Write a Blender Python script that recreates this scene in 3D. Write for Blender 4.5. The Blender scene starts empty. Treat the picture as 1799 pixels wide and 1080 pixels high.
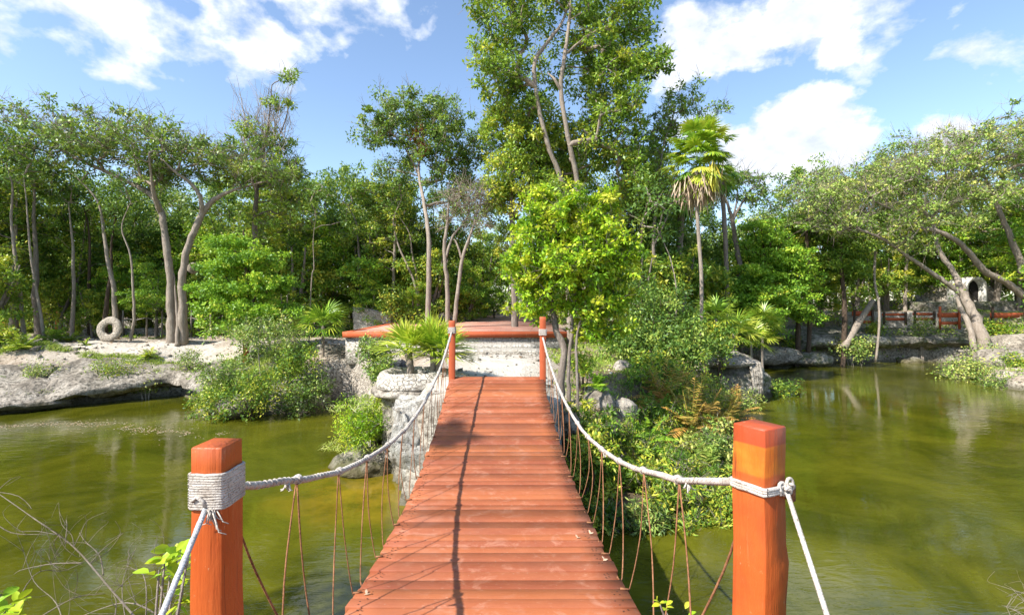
import bpy, bmesh, math, random
import numpy as np
from mathutils import Vector, Matrix

S = bpy.context.scene
COL = S.collection
PI = math.pi
# ------------------------------------------------------------------ camera, world, sun, exposure
CAMZ = 3.2
F = 850.0                       # focal length in photo pixels (1799 wide)
cam_d = bpy.data.cameras.new("camera"); cam = bpy.data.objects.new("camera", cam_d); COL.objects.link(cam)
cam.location = (0, 0, CAMZ); cam.rotation_euler = (math.radians(90), 0, 0)
cam_d.sensor_width = 36.0; cam_d.lens = 36.0 * F / 1799.0
cam_d.shift_y = -10.0 / 1799.0
cam_d.clip_start = 0.05; cam_d.clip_end = 2000
S.camera = cam
S.view_settings.view_transform = 'Standard'; S.view_settings.look = 'None'
S.view_settings.exposure = 1.0; S.view_settings.gamma = 1.0
S.cycles.max_bounces = 7; S.cycles.diffuse_bounces = 4; S.cycles.glossy_bounces = 3
S.cycles.transmission_bounces = 4; S.cycles.transparent_max_bounces = 4
S.cycles.caustics_reflective = False; S.cycles.caustics_refractive = False
S.cycles.use_adaptive_sampling = True

SUN = Vector((-0.82, -0.60, 1.0)).normalized()
EL = math.asin(SUN.z); AZ = math.atan2(SUN.x, SUN.y)
sd = bpy.data.lights.new("sun", 'SUN'); so = bpy.data.objects.new("sun", sd); COL.objects.link(so)
sd.energy = 4.7; sd.angle = math.radians(0.53); sd.color = (1.0, 0.955, 0.88)
so.rotation_euler = (-SUN).to_track_quat('-Z', 'Y').to_euler(); so.location = (-20, -20, 30)

def W(px, py, d):               # photo pixel at distance d -> world point
    return np.array([(px - 900.0) / F * d, d, CAMZ - (py - 530.0) / F * d])

world = bpy.data.worlds.new("World"); S.world = world; world.use_nodes = True
wn = world.node_tree; wn.nodes.clear()
def wnode(t, **k):
    n = wn.nodes.new(t)
    for a, b in k.items(): setattr(n, a, b)
    return n
sky = wnode('ShaderNodeTexSky', sky_type='NISHITA', sun_disc=False, sun_elevation=EL, sun_rotation=AZ % (2*PI),
            air_density=1.0, dust_density=0.6, ozone_density=1.6)
geo = wnode('ShaderNodeTexCoord')
def wmath(op, a, b=None, c=None, clamp=False):
    n = wnode('ShaderNodeMath', operation=op, use_clamp=clamp)
    for i, v in enumerate((a, b, c)):
        if v is None: continue
        if isinstance(v, (int, float)): n.inputs[i].default_value = v
        else: wn.links.new(v, n.inputs[i])
    return n.outputs[0]
def wnoise(scale, detail, rough, vec, dist=0.0):
    n = wnode('ShaderNodeTexNoise'); n.inputs['Scale'].default_value = scale; n.inputs['Detail'].default_value = detail
    n.inputs['Roughness'].default_value = rough; n.inputs['Distortion'].default_value = dist
    wn.links.new(vec, n.inputs['Vector']); return n.outputs['Fac']
stretch = wnode('ShaderNodeVectorMath', operation='MULTIPLY'); wn.links.new(geo.outputs['Generated'], stretch.inputs[0])
stretch.inputs[1].default_value = (1, 1, 1.5)
SV = stretch.outputs[0]
def cover(blobs):
    out = None
    for (px, py, r, w) in blobs:
        d = Vector(((px - 900) / F, 1.0, -(py - 530) / F)).normalized()
        n = wnode('ShaderNodeVectorMath', operation='DISTANCE'); wn.links.new(SV, n.inputs[0])
        n.inputs[1].default_value = (d.x, d.y, d.z * 1.5)
        m = wnode('ShaderNodeMapRange', interpolation_type='SMOOTHSTEP'); wn.links.new(n.outputs['Value'], m.inputs['Value'])
        m.inputs['From Min'].default_value = 0; m.inputs['From Max'].default_value = r
        m.inputs['To Min'].default_value = w; m.inputs['To Max'].default_value = 0
        out = m.outputs[0] if out is None else wmath('MAXIMUM', out, m.outputs[0])
    return out
n1 = wnoise(6.5, 9, 0.54, SV, 0.2)
n2 = wnoise(15.0, 6, 0.6, SV)
wisps = cover([(215, 85, .26, 1), (330, 20, .34, 1.0), (120, 20, .18, .8), (420, 70, .13, .7), (600, 5, .26, 1.05), (260, 155, .12, .55),
               (5, 60, .17, .8), (1230, 120, .20, .85), (1330, 80, .24, .95), (1420, 40, .20, 1.0), (1500, 60, .16, .7), (1330, 150, .2, .8),
               (1500, 110, .12, .45), (1799, 70, .17, 1.0), (1640, 245, .12, .8)])
puffs = cover([(1395, 225, .17, 1.35), (1340, 265, .20, 1.15), (1450, 265, .15, 1.25), (1180, 130, .12, .95), (1250, 110, .13, 1.0), (1320, 85, .14, 1.1), (1400, 40, .13, 1.15), (1470, 85, .09, .95), (1260, 260, .2, .85), (1390, 195, .11, .9), (1660, 240, .10, .9)])
f1 = wmath('MULTIPLY_ADD', n1, 3.0, -1.5)
m1 = wmath('MULTIPLY_ADD', wmath('ADD', wisps, wmath('ADD', f1, wmath('MULTIPLY_ADD', n2, .9, -.45))), 2.6, -1.62, clamp=True)
m2 = wmath('MULTIPLY_ADD', wmath('ADD', puffs, wmath('MULTIPLY_ADD', f1, .4, wmath('MULTIPLY_ADD', n2, 1.3, -.65))), 4.0, -2.1, clamp=True)
mask = wmath('MAXIMUM', m1, m2)
cr = wnode('ShaderNodeMix', data_type='RGBA')
wn.links.new(wmath('MULTIPLY_ADD', n2, 2.4, -0.75, clamp=True), cr.inputs['Factor'])
cr.inputs['A'].default_value = (2.75, 3.05, 3.6, 1); cr.inputs['B'].default_value = (4.4, 4.5, 4.65, 1)
hs = wnode('ShaderNodeHueSaturation'); hs.inputs['Saturation'].default_value = 1.0; hs.inputs['Value'].default_value = 0.92
wn.links.new(sky.outputs[0], hs.inputs['Color'])
mx = wnode('ShaderNodeMix', data_type='RGBA')
wn.links.new(mask, mx.inputs['Factor']); wn.links.new(hs.outputs[0], mx.inputs['A']); wn.links.new(cr.outputs['Result'], mx.inputs['B'])
bg = wnode('ShaderNodeBackground'); bg.inputs['Strength'].default_value = 0.15
wn.links.new(mx.outputs['Result'], bg.inputs['Color'])
wo = wnode('ShaderNodeOutputWorld'); wn.links.new(bg.outputs[0], wo.inputs['Surface'])

# ------------------------------------------------------------------ helpers
rng = np.random.default_rng(7)
def nz(v): return v / (np.linalg.norm(v, axis=-1, keepdims=True) + 1e-9)

_perm = np.random.default_rng(3).random(4096)
def _h(ix, iy, iz):
    return _perm[(ix * 73856093 ^ iy * 19349663 ^ iz * 83492791) & 4095]
def noise3(P, scale=1.0, octv=3, rough=.5):
    P = np.asarray(P, float) * scale; out = np.zeros(len(P)); amp = 1.0; tot = 0
    for o in range(octv):
        i = np.floor(P).astype(np.int64); f = P - i; f = f * f * (3 - 2 * f)
        x, y, z = i.T; fx, fy, fz = f.T
        def L(a, b, t): return a + (b - a) * t
        v = L(L(L(_h(x, y, z), _h(x+1, y, z), fx), L(_h(x, y+1, z), _h(x+1, y+1, z), fx), fy),
              L(L(_h(x, y, z+1), _h(x+1, y, z+1), fx), L(_h(x, y+1, z+1), _h(x+1, y+1, z+1), fx), fy), fz)
        out += amp * (v * 2 - 1); tot += amp; amp *= rough; P = P * 2.03 + 17.1
    return out / tot

def tag(o, label=None, cat=None, group=None, kind=None):
    if label: o['label'] = label
    if cat: o['category'] = cat
    if group: o['group'] = group
    if kind: o['kind'] = kind
    return o
def empty(name, loc, label, cat, group=None, kind=None):
    o = bpy.data.objects.new(name, None); COL.objects.link(o); o.location = Vector([float(c) for c in loc]); o.empty_display_size = .2
    return tag(o, label, cat, group, kind)
def mesh_obj(name, V, Q, mat, parent=None, attr=None, smooth=False, T=None):
    """V (N,3) world coordinates, Q (M,4) quads, T (K,3) tris; attr per-face float"""
    V = np.asarray(V, dtype=np.float64)
    if parent is not None:
        V = V - np.array(parent_loc(parent))
    me = bpy.data.meshes.new(name)
    Q = np.asarray(Q, dtype=np.int32).reshape(-1, 4); T = np.zeros((0, 3), np.int32) if T is None else np.asarray(T, np.int32).reshape(-1, 3)
    nl = Q.size + T.size; nf = len(Q) + len(T)
    me.vertices.add(len(V)); me.vertices.foreach_set('co', V.astype(np.float32).ravel())
    me.loops.add(nl); me.loops.foreach_set('vertex_index', np.concatenate([Q.ravel(), T.ravel()]))
    me.polygons.add(nf)
    st = np.concatenate([np.arange(len(Q)) * 4, Q.size + np.arange(len(T)) * 3]).astype(np.int32)
    me.polygons.foreach_set('loop_start', st)
    if smooth: me.polygons.foreach_set('use_smooth', np.ones(nf, bool))
    me.update(calc_edges=True)
    if attr is not None:
        a = me.attributes.new('v', 'FLOAT', 'FACE'); a.data.foreach_set('value', np.asarray(attr, np.float32))
    me.materials.append(mat)
    o = bpy.data.objects.new(name, me); COL.objects.link(o)
    if parent is not None: o.parent = parent
    return o
def parent_loc(p):
    l = Vector(p.location)
    q = p.parent
    while q is not None: l += q.location; q = q.parent
    return l
def copy_tree(root, loc, rotz, scale, label, group=None, cat=None):
    r = root.copy(); COL.objects.link(r); r.location = loc; r.rotation_euler = (0, 0, rotz); r.scale = scale
    r['label'] = label
    if group: r['group'] = group
    if cat: r['category'] = cat
    for ch in list(root.children):
        c = ch.copy(); COL.objects.link(c); c.parent = r
    return r

class Geo:
    def __init__(s): s.V = []; s.Q = []; s.A = []; s.n = 0
    def add(s, V, Q, a=None):
        V = np.asarray(V, float); Q = np.asarray(Q, int).reshape(-1, 4)
        s.V.append(V); s.Q.append(Q + s.n); s.n += len(V)
        s.A.append(np.zeros(len(Q)) if a is None else (np.full(len(Q), a) if np.isscalar(a) else a))
    def obj(s, name, mat, parent=None, smooth=False):
        return mesh_obj(name, np.concatenate(s.V), np.concatenate(s.Q), mat, parent, np.concatenate(s.A), smooth)

def tube(g, pts, rad, n=7, a=0.5, cap=True, wob=0.0):
    P = np.asarray(pts, float); m = len(P); rad = np.broadcast_to(np.asarray(rad, float), (m,))
    Tn = nz(np.gradient(P, axis=0))
    up = np.array([0.0, 0, 1.0]) if abs(Tn[0][2]) < .9 else np.array([1.0, 0, 0])
    U = np.zeros_like(P); u = nz(np.cross(Tn[0], up))
    for i in range(m):
        u = u - Tn[i] * np.dot(u, Tn[i]); u = u / (np.linalg.norm(u) + 1e-9); U[i] = u
    B = np.cross(Tn, U)
    an = np.arange(n) * 2 * PI / n
    R = rad[:, None] * (1 + (wob * rng.normal(size=(m, n)) if wob else 0))
    V = P[:, None] + R[..., None] * (np.cos(an)[None, :, None] * U[:, None] + np.sin(an)[None, :, None] * B[:, None])
    V = V.reshape(-1, 3); i = np.arange(m - 1)[:, None] * n; j = np.arange(n)[None]; k = (j + 1) % n
    Q = np.stack([i + j, i + k, i + n + k, i + n + j], -1).reshape(-1, 4)
    if cap:
        c = len(V); V = np.vstack([V, P[:1] - Tn[:1] * 1e-4, P[-1:] + Tn[-1:] * rad[-1] * .3])
        jj = np.arange(0, n, 2); e = (m - 1) * n
        Q = np.vstack([Q, np.stack([np.full_like(jj, c), (jj + 2) % n if n % 2 == 0 else np.minimum(jj + 2, n) % n, (jj + 1) % n, jj], -1),
                       np.stack([np.full_like(jj, c + 1), e + jj, e + (jj + 1) % n, e + ((jj + 2) % n if n % 2 == 0 else np.minimum(jj + 2, n) % n)], -1)])
    g.add(V, Q, a)

def cones(g, A, B, ra, rb, a=0.5):     # many straight 3-sided twigs
    A = np.asarray(A, float); B = np.asarray(B, float); N = len(A)
    D = nz(B - A); U = nz(np.cross(D, np.where(np.abs(D[:, 2:3]) < .9, np.array([[0, 0, 1.]]), np.array([[1., 0, 0]])))); Wd = np.cross(D, U)
    V = []
    for P, r in ((A, ra), (B, rb)):
        r = np.broadcast_to(np.asarray(r, float), (N,))[:, None]
        for k in range(3):
            t = k * 2 * PI / 3; V.append(P + r * (math.cos(t) * U + math.sin(t) * Wd))
    V = np.stack(V, 1).reshape(-1, 3); b = np.arange(N)[:, None] * 6
    Q = np.concatenate([np.stack([b + k, b + (k + 1) % 3, b + 3 + (k + 1) % 3, b + 3 + k], -1).reshape(-1, 4) for k in range(3)])
    g.add(V, Q, a)

def blades(g, P, D, L, Wd, droop=0.3, a=None, up=None, R=None):   # strips with 3 cross sections
    R = R or rng
    P = np.asarray(P, float); N = len(P); D = nz(np.asarray(D, float))
    L = np.broadcast_to(np.asarray(L, float), (N,))[:, None]; Wd = np.broadcast_to(np.asarray(Wd, float), (N,))[:, None]
    if up is None: up = np.array([0, 0, 1.]) + R.normal(size=(N, 3)) * .35
    Sd = nz(np.cross(D, up))
    g3 = np.array([0, 0, -1.0])
    droop = np.broadcast_to(np.asarray(droop, float), (N,))[:, None]
    M = P + D * L * .5 + g3 * droop * L * .16; E = P + D * L * .93 + g3 * droop * L * .62
    V = np.stack([P - Sd * Wd * .22, P + Sd * Wd * .22, M + Sd * Wd * .5, M - Sd * Wd * .5, E + Sd * Wd * .06, E - Sd * Wd * .06], 1).reshape(-1, 3)
    b = np.arange(N)[:, None] * 6
    Q = np.concatenate([np.hstack([b, b + 1, b + 2, b + 3]), np.hstack([b + 3, b + 2, b + 4, b + 5])])
    if a is None: a = R.random(N)
    a = np.broadcast_to(np.asarray(a, float), (N,))
    g.add(V, Q, np.concatenate([a, a]))

def leaves(g, C, rad, n, size, R, tone=.5, spread=.35, asp=.5, droop=.2, flat=1.0):
    """clumps C (K,3), radii rad (3,) or (K,3), n leaves per clump, rhombic leaves"""
    C = np.asarray(C, float); K = len(C); rad = np.broadcast_to(np.asarray(rad, float), (K, 3))
    N = K * n
    u = nz(R.normal(size=(N, 3))); r = R.random(N)[:, None] ** .45
    c = np.repeat(C, n, 0); rr = np.repeat(rad, n, 0)
    P = c + u * r * rr
    P += noise3(P, 2.2, 2)[:, None] * rr * .25
    D = nz(u * .8 + R.normal(size=(N, 3)) * .8 + np.array([0, 0, -droop]))
    nrm = nz(u * .7 + np.array([0, 0, .8 * flat]) + R.normal(size=(N, 3)) * .55)
    Sd = nz(np.cross(nrm, D)); L = size * (.65 + .7 * R.random(N))[:, None]; w = L * asp * .5
    up = np.cross(D, Sd)
    V = np.stack([P, P + D * L * .45 + Sd * w + up * L * .05, P + D * L, P + D * L * .45 - Sd * w + up * L * .05], 1).reshape(-1, 3)
    Q = np.arange(N * 4).reshape(-1, 4)
    a = np.clip(np.repeat(tone + R.normal(size=K) * spread * .5, n) + R.normal(size=N) * spread * .45, 0, 1)
    g.add(V, Q, a)

def sample_blob(c, r, n, R, mind=.0, shell=.35):
    out = []; off = R.random(3) * 30
    for _ in range(n * 14):
        u = R.normal(size=3); u /= np.linalg.norm(u)
        p = c + u * (R.random() ** shell) * r * (.62 + .62 * abs(noise3(u[None] * 1.6 + off, 1.0, 2)[0]) * 2)
        if mind and out and np.min(np.linalg.norm((np.array(out) - p), axis=1)) < mind: continue
        out.append(p)
        if len(out) >= n: break
    return np.array(out)

def smooth_line(pts, k=4):
    P = np.asarray(pts, float); n = len(P)
    if n < 3: return P
    out = []
    for i in range(n - 1):
        p0, p1, p2, p3 = P[max(i-1, 0)], P[i], P[i+1], P[min(i+2, n-1)]
        for t in np.linspace(0, 1, k, endpoint=False):
            out.append(.5 * (2*p1 + (p2-p0)*t + (2*p0-5*p1+4*p2-p3)*t*t + (3*p1-p0-3*p2+p3)*t**3))
    out.append(P[-1]); return np.array(out)

def skeleton(g, stems, clumps, R, r_tip=.012, wig=.06, twig=0, twig_len=.5, twig_r=.006, rad_pow=.5, low=.0):
    """stems: list of (pts, radii) explicit; branches grown to every clump centre. Adds tubes into g"""
    NP, NPar, NR = [], [], []
    for pts, rads in stems:
        P4 = smooth_line(np.hstack([np.asarray(pts, float), np.asarray(rads, float)[:, None]]), 5)
        P, rr = P4[:, :3].copy(), np.maximum(P4[:, 3], .004)
        P[1:-1] += R.normal(size=(len(P)-2, 3)) * rr[1:-1, None] * .10
        tube(g, P, rr * .9, 9, a=.5, wob=.07)
        base = len(NP)
        for i in range(len(P)): NP.append(P[i]); NPar.append(base + i - 1 if i else -1); NR.append(rr[i])
    ns = len(NP); br = []
    NPa = np.array(NP); zlow = NPa[:, 2].min() + low * (NPa[:, 2].max() - NPa[:, 2].min())
    if len(clumps):
        dd = np.array([np.min(np.linalg.norm(NPa - c, axis=1)) for c in clumps])
        for ci in np.argsort(dd):
            c = clumps[ci]; A = np.array(NP)
            d = np.linalg.norm(A - c, axis=1)
            cost = d + .9 * np.maximum(0, A[:, 2] - c[2] + .25 * d) + 3.0 * np.maximum(0, zlow - A[:, 2])
            j = int(np.argmin(cost)); p0 = A[j]; L = d[j]
            if L < .15: continue
            k = 4 if L < 2.5 else 6
            t = np.linspace(0, 1, k + 1)[1:, None]
            mid = (p0 + c) / 2 + np.array([0, 0, .12 * L]) + R.normal(size=3) * L * .07
            B = (1-t)**2 * p0 + 2*t*(1-t)*mid + t*t*c + R.normal(size=(k, 3)) * wig * L * .4
            par = j; idx = []
            for q in B: NP.append(q); NPar.append(par); NR.append(0); par = len(NP) - 1; idx.append(par)
            br.append((j, idx))
    load = np.zeros(len(NP)); 
    for j, idx in br:
        q = idx[-1]
        while q >= 0: load[q] += 1; q = NPar[q]
    A = np.array(NP)
    for j, idx in br:
        rr = r_tip * load[idx] ** rad_pow; rr[-1] = r_tip * .5
        r0 = min(rr[0] * 1.15, NR[j] if j < ns else r_tip * load[j] ** rad_pow)
        tube(g, np.vstack([A[j], A[idx]]), np.concatenate([[r0], rr]), 5 if rr[0] < .04 else 7, a=.5, cap=False)
    if twig and len(clumps):
        K = len(clumps); N = K * twig
        C = np.repeat(np.asarray(clumps), twig, 0)
        e = nz(R.normal(size=(N, 3)) + np.array([0, 0, .35])) * (twig_len * (.5 + R.random(N)))[:, None]
        m = C + e * .5 + R.normal(size=(N, 3)) * twig_len * .08
        cones(g, C, m, twig_r, twig_r * .7); cones(g, m, C + e, twig_r * .7, twig_r * .3)
        e2 = nz(e + R.normal(size=(N, 3)) * twig_len * .5) * twig_len * .55
        cones(g, m, m + e2, twig_r * .55, twig_r * .25)

# ------------------------------------------------------------------ materials
def mat(name):
    m = bpy.data.materials.new(name); m.use_nodes = True; t = m.node_tree; t.nodes.clear()
    return m, t
def nd(t, ty, **k):
    n = t.nodes.new(ty)
    for a, b in k.items():
        if a.startswith('i_'):
            n.inputs[a[2:].replace('_', ' ')].default_value = b
        else: setattr(n, a, b)
    return n
def lk(t, a, b): t.links.new(a, b)
def ramp(t, fac, stops, interp='LINEAR'):
    r = nd(t, 'ShaderNodeValToRGB'); r.color_ramp.interpolation = interp; e = r.color_ramp.elements
    while len(e) < len(stops): e.new(.5)
    for x, (p, c) in zip(e, stops): x.position = p; x.color = (*c, 1) if len(c) == 3 else c
    if fac is not None: lk(t, fac, r.inputs[0])
    return r.outputs['Color']
def nse(t, vec, scale, detail=5, rough=.6, dist=0):
    n = nd(t, 'ShaderNodeTexNoise'); n.inputs['Scale'].default_value = scale; n.inputs['Detail'].default_value = detail
    n.inputs['Roughness'].default_value = rough; n.inputs['Distortion'].default_value = dist
    if vec is not None: lk(t, vec, n.inputs['Vector'])
    return n.outputs['Fac']
def mixc(t, f, a, b, mode='MIX'):
    m = nd(t, 'ShaderNodeMix', data_type='RGBA', blend_type=mode)
    for s, v in (('Factor', f), ('A', a), ('B', b)):
        if isinstance(v, (int, float)): m.inputs[s].default_value = v
        elif isinstance(v, tuple): m.inputs[s].default_value = (*v, 1)
        else: lk(t, v, m.inputs[s])
    return m.outputs['Result']
def mth(t, op, a, b=None, clamp=False):
    n = nd(t, 'ShaderNodeMath', operation=op, use_clamp=clamp)
    for i, v in enumerate((a, b)):
        if v is None: continue
        if isinstance(v, (int, float)): n.inputs[i].default_value = v
        else: lk(t, v, n.inputs[i])
    return n.outputs[0]
def finish(t, col, rough=.8, bump=None, bs=.3, bd=.02, spec=.3):
    p = nd(t, 'ShaderNodeBsdfPrincipled'); p.inputs['Specular IOR Level'].default_value = spec
    if isinstance(col, tuple): p.inputs['Base Color'].default_value = (*col, 1)
    else: lk(t, col, p.inputs['Base Color'])
    if isinstance(rough, (int, float)): p.inputs['Roughness'].default_value = rough
    else: lk(t, rough, p.inputs['Roughness'])
    if bump is not None:
        b = nd(t, 'ShaderNodeBump'); b.inputs['Strength'].default_value = bs; b.inputs['Distance'].default_value = bd
        lk(t, bump, b.inputs['Height']); lk(t, b.outputs[0], p.inputs['Normal'])
    o = nd(t, 'ShaderNodeOutputMaterial'); lk(t, p.outputs[0], o.inputs['Surface']); return p
def objco(t): return nd(t, 'ShaderNodeTexCoord').outputs['Object']
def wpos(t): return nd(t, 'ShaderNodeNewGeometry').outputs['Position']

def leafmat(name, stops, tr=.35, rough=.45, spec=.35):
    m, t = mat(name)
    at = nd(t, 'ShaderNodeAttribute', attribute_name='v')
    c = ramp(t, at.outputs['Fac'], [(a, tuple(min(.6, x * 1.95) for x in q)) for a, q in stops])
    p = nd(t, 'ShaderNodeBsdfPrincipled'); p.inputs['Roughness'].default_value = rough; p.inputs['Specular IOR Level'].default_value = spec
    lk(t, c, p.inputs['Base Color'])
    tl = nd(t, 'ShaderNodeBsdfTranslucent'); lk(t, mixc(t, .55, c, (.30, .42, .02)), tl.inputs['Color'])
    ms = nd(t, 'ShaderNodeMixShader'); ms.inputs[0].default_value = tr
    lk(t, p.outputs[0], ms.inputs[1]); lk(t, tl.outputs[0], ms.inputs[2])
    o = nd(t, 'ShaderNodeOutputMaterial'); lk(t, ms.outputs[0], o.inputs['Surface']); return m
def barkmat(name, a, b, c, sc=6):
    m, t = mat(name); v = objco(t)
    mp = nd(t, 'ShaderNodeMapping'); mp.inputs['Scale'].default_value = (1, 1, .35); lk(t, v, mp.inputs[0])
    n = nse(t, mp.outputs[0], sc * 2.2, 8, .75, .5); n2 = nse(t, v, 1.7, 5, .7)
    col = mixc(t, mth(t, 'MULTIPLY', n2, .9), ramp(t, n, [(.3, a), (.5, b), (.68, c)]), a)
    finish(t, col, .9, n, 1.0, .05, .1); return m

M = {}
M['leaf_dark'] = leafmat('leaf_dark', [(0, (.020, .046, .008)), (.45, (.052, .100, .018)), (.85, (.11, .175, .03)), (1, (.18, .22, .04))], .3)
M['leaf_mid'] = leafmat('leaf_mid', [(0, (.026, .060, .008)), (.4, (.080, .145, .018)), (.8, (.17, .235, .026)), (1, (.28, .27, .03))], .32)
M['leaf_bright'] = leafmat('leaf_bright', [(0, (.045, .105, .010)), (.45, (.11, .21, .018)), (.85, (.21, .31, .024)), (1, (.34, .34, .03))], .35)
M['leaf_lime'] = leafmat('leaf_lime', [(0, (.055, .12, .008)), (.4, (.17, .29, .012)), (.85, (.30, .40, .018)), (1, (.42, .42, .03))], .38)
M['leaf_olive'] = leafmat('leaf_olive', [(0, (.038, .06, .016)), (.45, (.088, .145, .026)), (.85, (.17, .235, .045)), (1, (.27, .27, .07))], .25)
M['leaf_palm'] = leafmat('leaf_palm', [(0, (.03, .085, .008)), (.45, (.12, .21, .018)), (.85, (.27, .34, .03)), (1, (.42, .36, .05))], .3, .35, .5)
M['frond_dead'] = leafmat('frond_dead', [(0, (.10, .065, .045)), (.5, (.20, .14, .10)), (1, (.34, .26, .18))], .1, .8)
M['frond_yellow'] = leafmat('frond_yellow', [(0, (.30, .22, .03)), (.6, (.52, .38, .04)), (1, (.6, .45, .08))], .3, .6)
M['leaf_rust'] = leafmat('leaf_rust', [(0, (.12, .12, .02)), (.4, (.24, .15, .035)), (1, (.36, .13, .035))], .3)
M['grass'] = leafmat('grass', [(0, (.08, .12, .02)), (.45, (.16, .22, .03)), (.75, (.26, .27, .07)), (1, (.38, .30, .17))], .3)
M['litter'] = leafmat('litter', [(0, (.10, .06, .035)), (.5, (.26, .18, .11)), (1, (.5, .42, .30))], .1, .8)
M['bark_pale'] = barkmat('bark_pale', (.20, .16, .125), (.37, .31, .25), (.52, .46, .39))
M['bark_grey'] = barkmat('bark_grey', (.12, .095, .075), (.27, .225, .19), (.42, .37, .32))
M['bark_brown'] = barkmat('bark_brown', (.05, .034, .024), (.12, .085, .06), (.22, .17, .13))
M['twig'] = barkmat('twig_bark', (.26, .21, .17), (.42, .36, .30), (.55, .50, .43))

def rockmat(name, dark=.5, warm=0, moss=.0, sc=1.0):
    m, t = mat(name); v = wpos(t)
    a = nse(t, v, 1.6 * sc, 7, .68, .3); b = nse(t, v, 9 * sc, 6, .7); d = nse(t, v, .7 * sc, 4, .6)
    vo = nd(t, 'ShaderNodeTexVoronoi'); vo.inputs['Scale'].default_value = 7 * sc; lk(t, v, vo.inputs['Vector'])
    base = ramp(t, a, [(.28, (.13, .11, .09)), (.44, (.32, .28, .23)), (.56, (.50, .45, .38)), (.75, (.62, .57, .49))])
    base = mixc(t, ramp(t, b, [(.36, (1, 1, 1)), (.52, (0, 0, 0))]), base, (.09, .08, .065))
    st = ramp(t, d, [(.5 - dark * .2, (1, 1, 1)), (.72 - dark * .2, (0, 0, 0))])
    base = mixc(t, mth(t, 'MULTIPLY', st, dark), base, (.12, .11, .085))
    if moss:
        gm = ramp(t, nse(t, v, 2.6, 5, .7), [(.46, (0, 0, 0)), (.62, (1, 1, 1))])
        base = mixc(t, mth(t, 'MULTIPLY', gm, moss), base, (.07, .10, .02))
    pit = nse(t, v, 34 * sc, 5, .7); base = mixc(t, ramp(t, pit, [(.36, (.8, .8, .8)), (.44, (0, 0, 0))]), base, (.06, .05, .04))
    sz = nd(t, 'ShaderNodeSeparateXYZ'); lk(t, v, sz.inputs[0]); wl = nd(t, 'ShaderNodeMapRange'); wl.inputs['From Min'].default_value = .30; wl.inputs['From Max'].default_value = .08
    lk(t, mth(t, 'ADD', sz.outputs['Z'], mth(t, 'MULTIPLY', mth(t, 'SUBTRACT', a, .5), .35)), wl.inputs['Value']); base = mixc(t, mth(t, 'MULTIPLY', wl.outputs[0], .8), base, (.10, .085, .035))
    if warm: base = mixc(t, warm, base, (.75, .60, .45), 'MULTIPLY')
    h = mth(t, 'ADD', mth(t, 'ADD', mth(t, 'MULTIPLY', b, .8), mth(t, 'MULTIPLY', pit, .35)), mth(t, 'ADD', a, mth(t, 'MULTIPLY', vo.outputs['Distance'], .5)))
    finish(t, base, .92, h, .9, .09, .12); return m
M['rock'] = rockmat('limestone', .25, .10)
M['rock_white'] = rockmat('white_limestone', .25)
m, t = mat('crusty_white_rock'); v = wpos(t)
mp = nd(t, 'ShaderNodeMapping'); mp.inputs['Scale'].default_value = (1, 1, .28); lk(t, v, mp.inputs[0])
a = nse(t, mp.outputs[0], 5, 7, .7, .4); b = nse(t, v, 16, 7, .75); c = nse(t, v, 2.2, 5, .6)
col = ramp(t, a, [(.30, (.20, .17, .13)), (.42, (.46, .42, .35)), (.52, (.66, .63, .56)), (.8, (.72, .70, .64))])
col = mixc(t, ramp(t, b, [(.38, (.85, .85, .85)), (.47, (0, 0, 0))]), col, (.14, .12, .09))
sz = nd(t, 'ShaderNodeSeparateXYZ'); lk(t, v, sz.inputs[0]); wl = nd(t, 'ShaderNodeMapRange'); wl.inputs['From Min'].default_value = .75; wl.inputs['From Max'].default_value = .05
lk(t, mth(t, 'ADD', sz.outputs['Z'], mth(t, 'MULTIPLY', mth(t, 'SUBTRACT', c, .5), 1.1)), wl.inputs['Value']); col = mixc(t, mth(t, 'MULTIPLY', wl.outputs[0], .6), col, (.20, .18, .09))
finish(t, col, .92, mth(t, 'ADD', a, mth(t, 'MULTIPLY', b, .9)), 1.0, .10, .1); M['rock_crust'] = m
M['rock_moss'] = rockmat('mossy_limestone', .6, 0, .7)
M['rock_dark'] = rockmat('dark_limestone', .75, .3, .3)  # darker, warmer, part mossy stone colour of the grey nest

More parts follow.
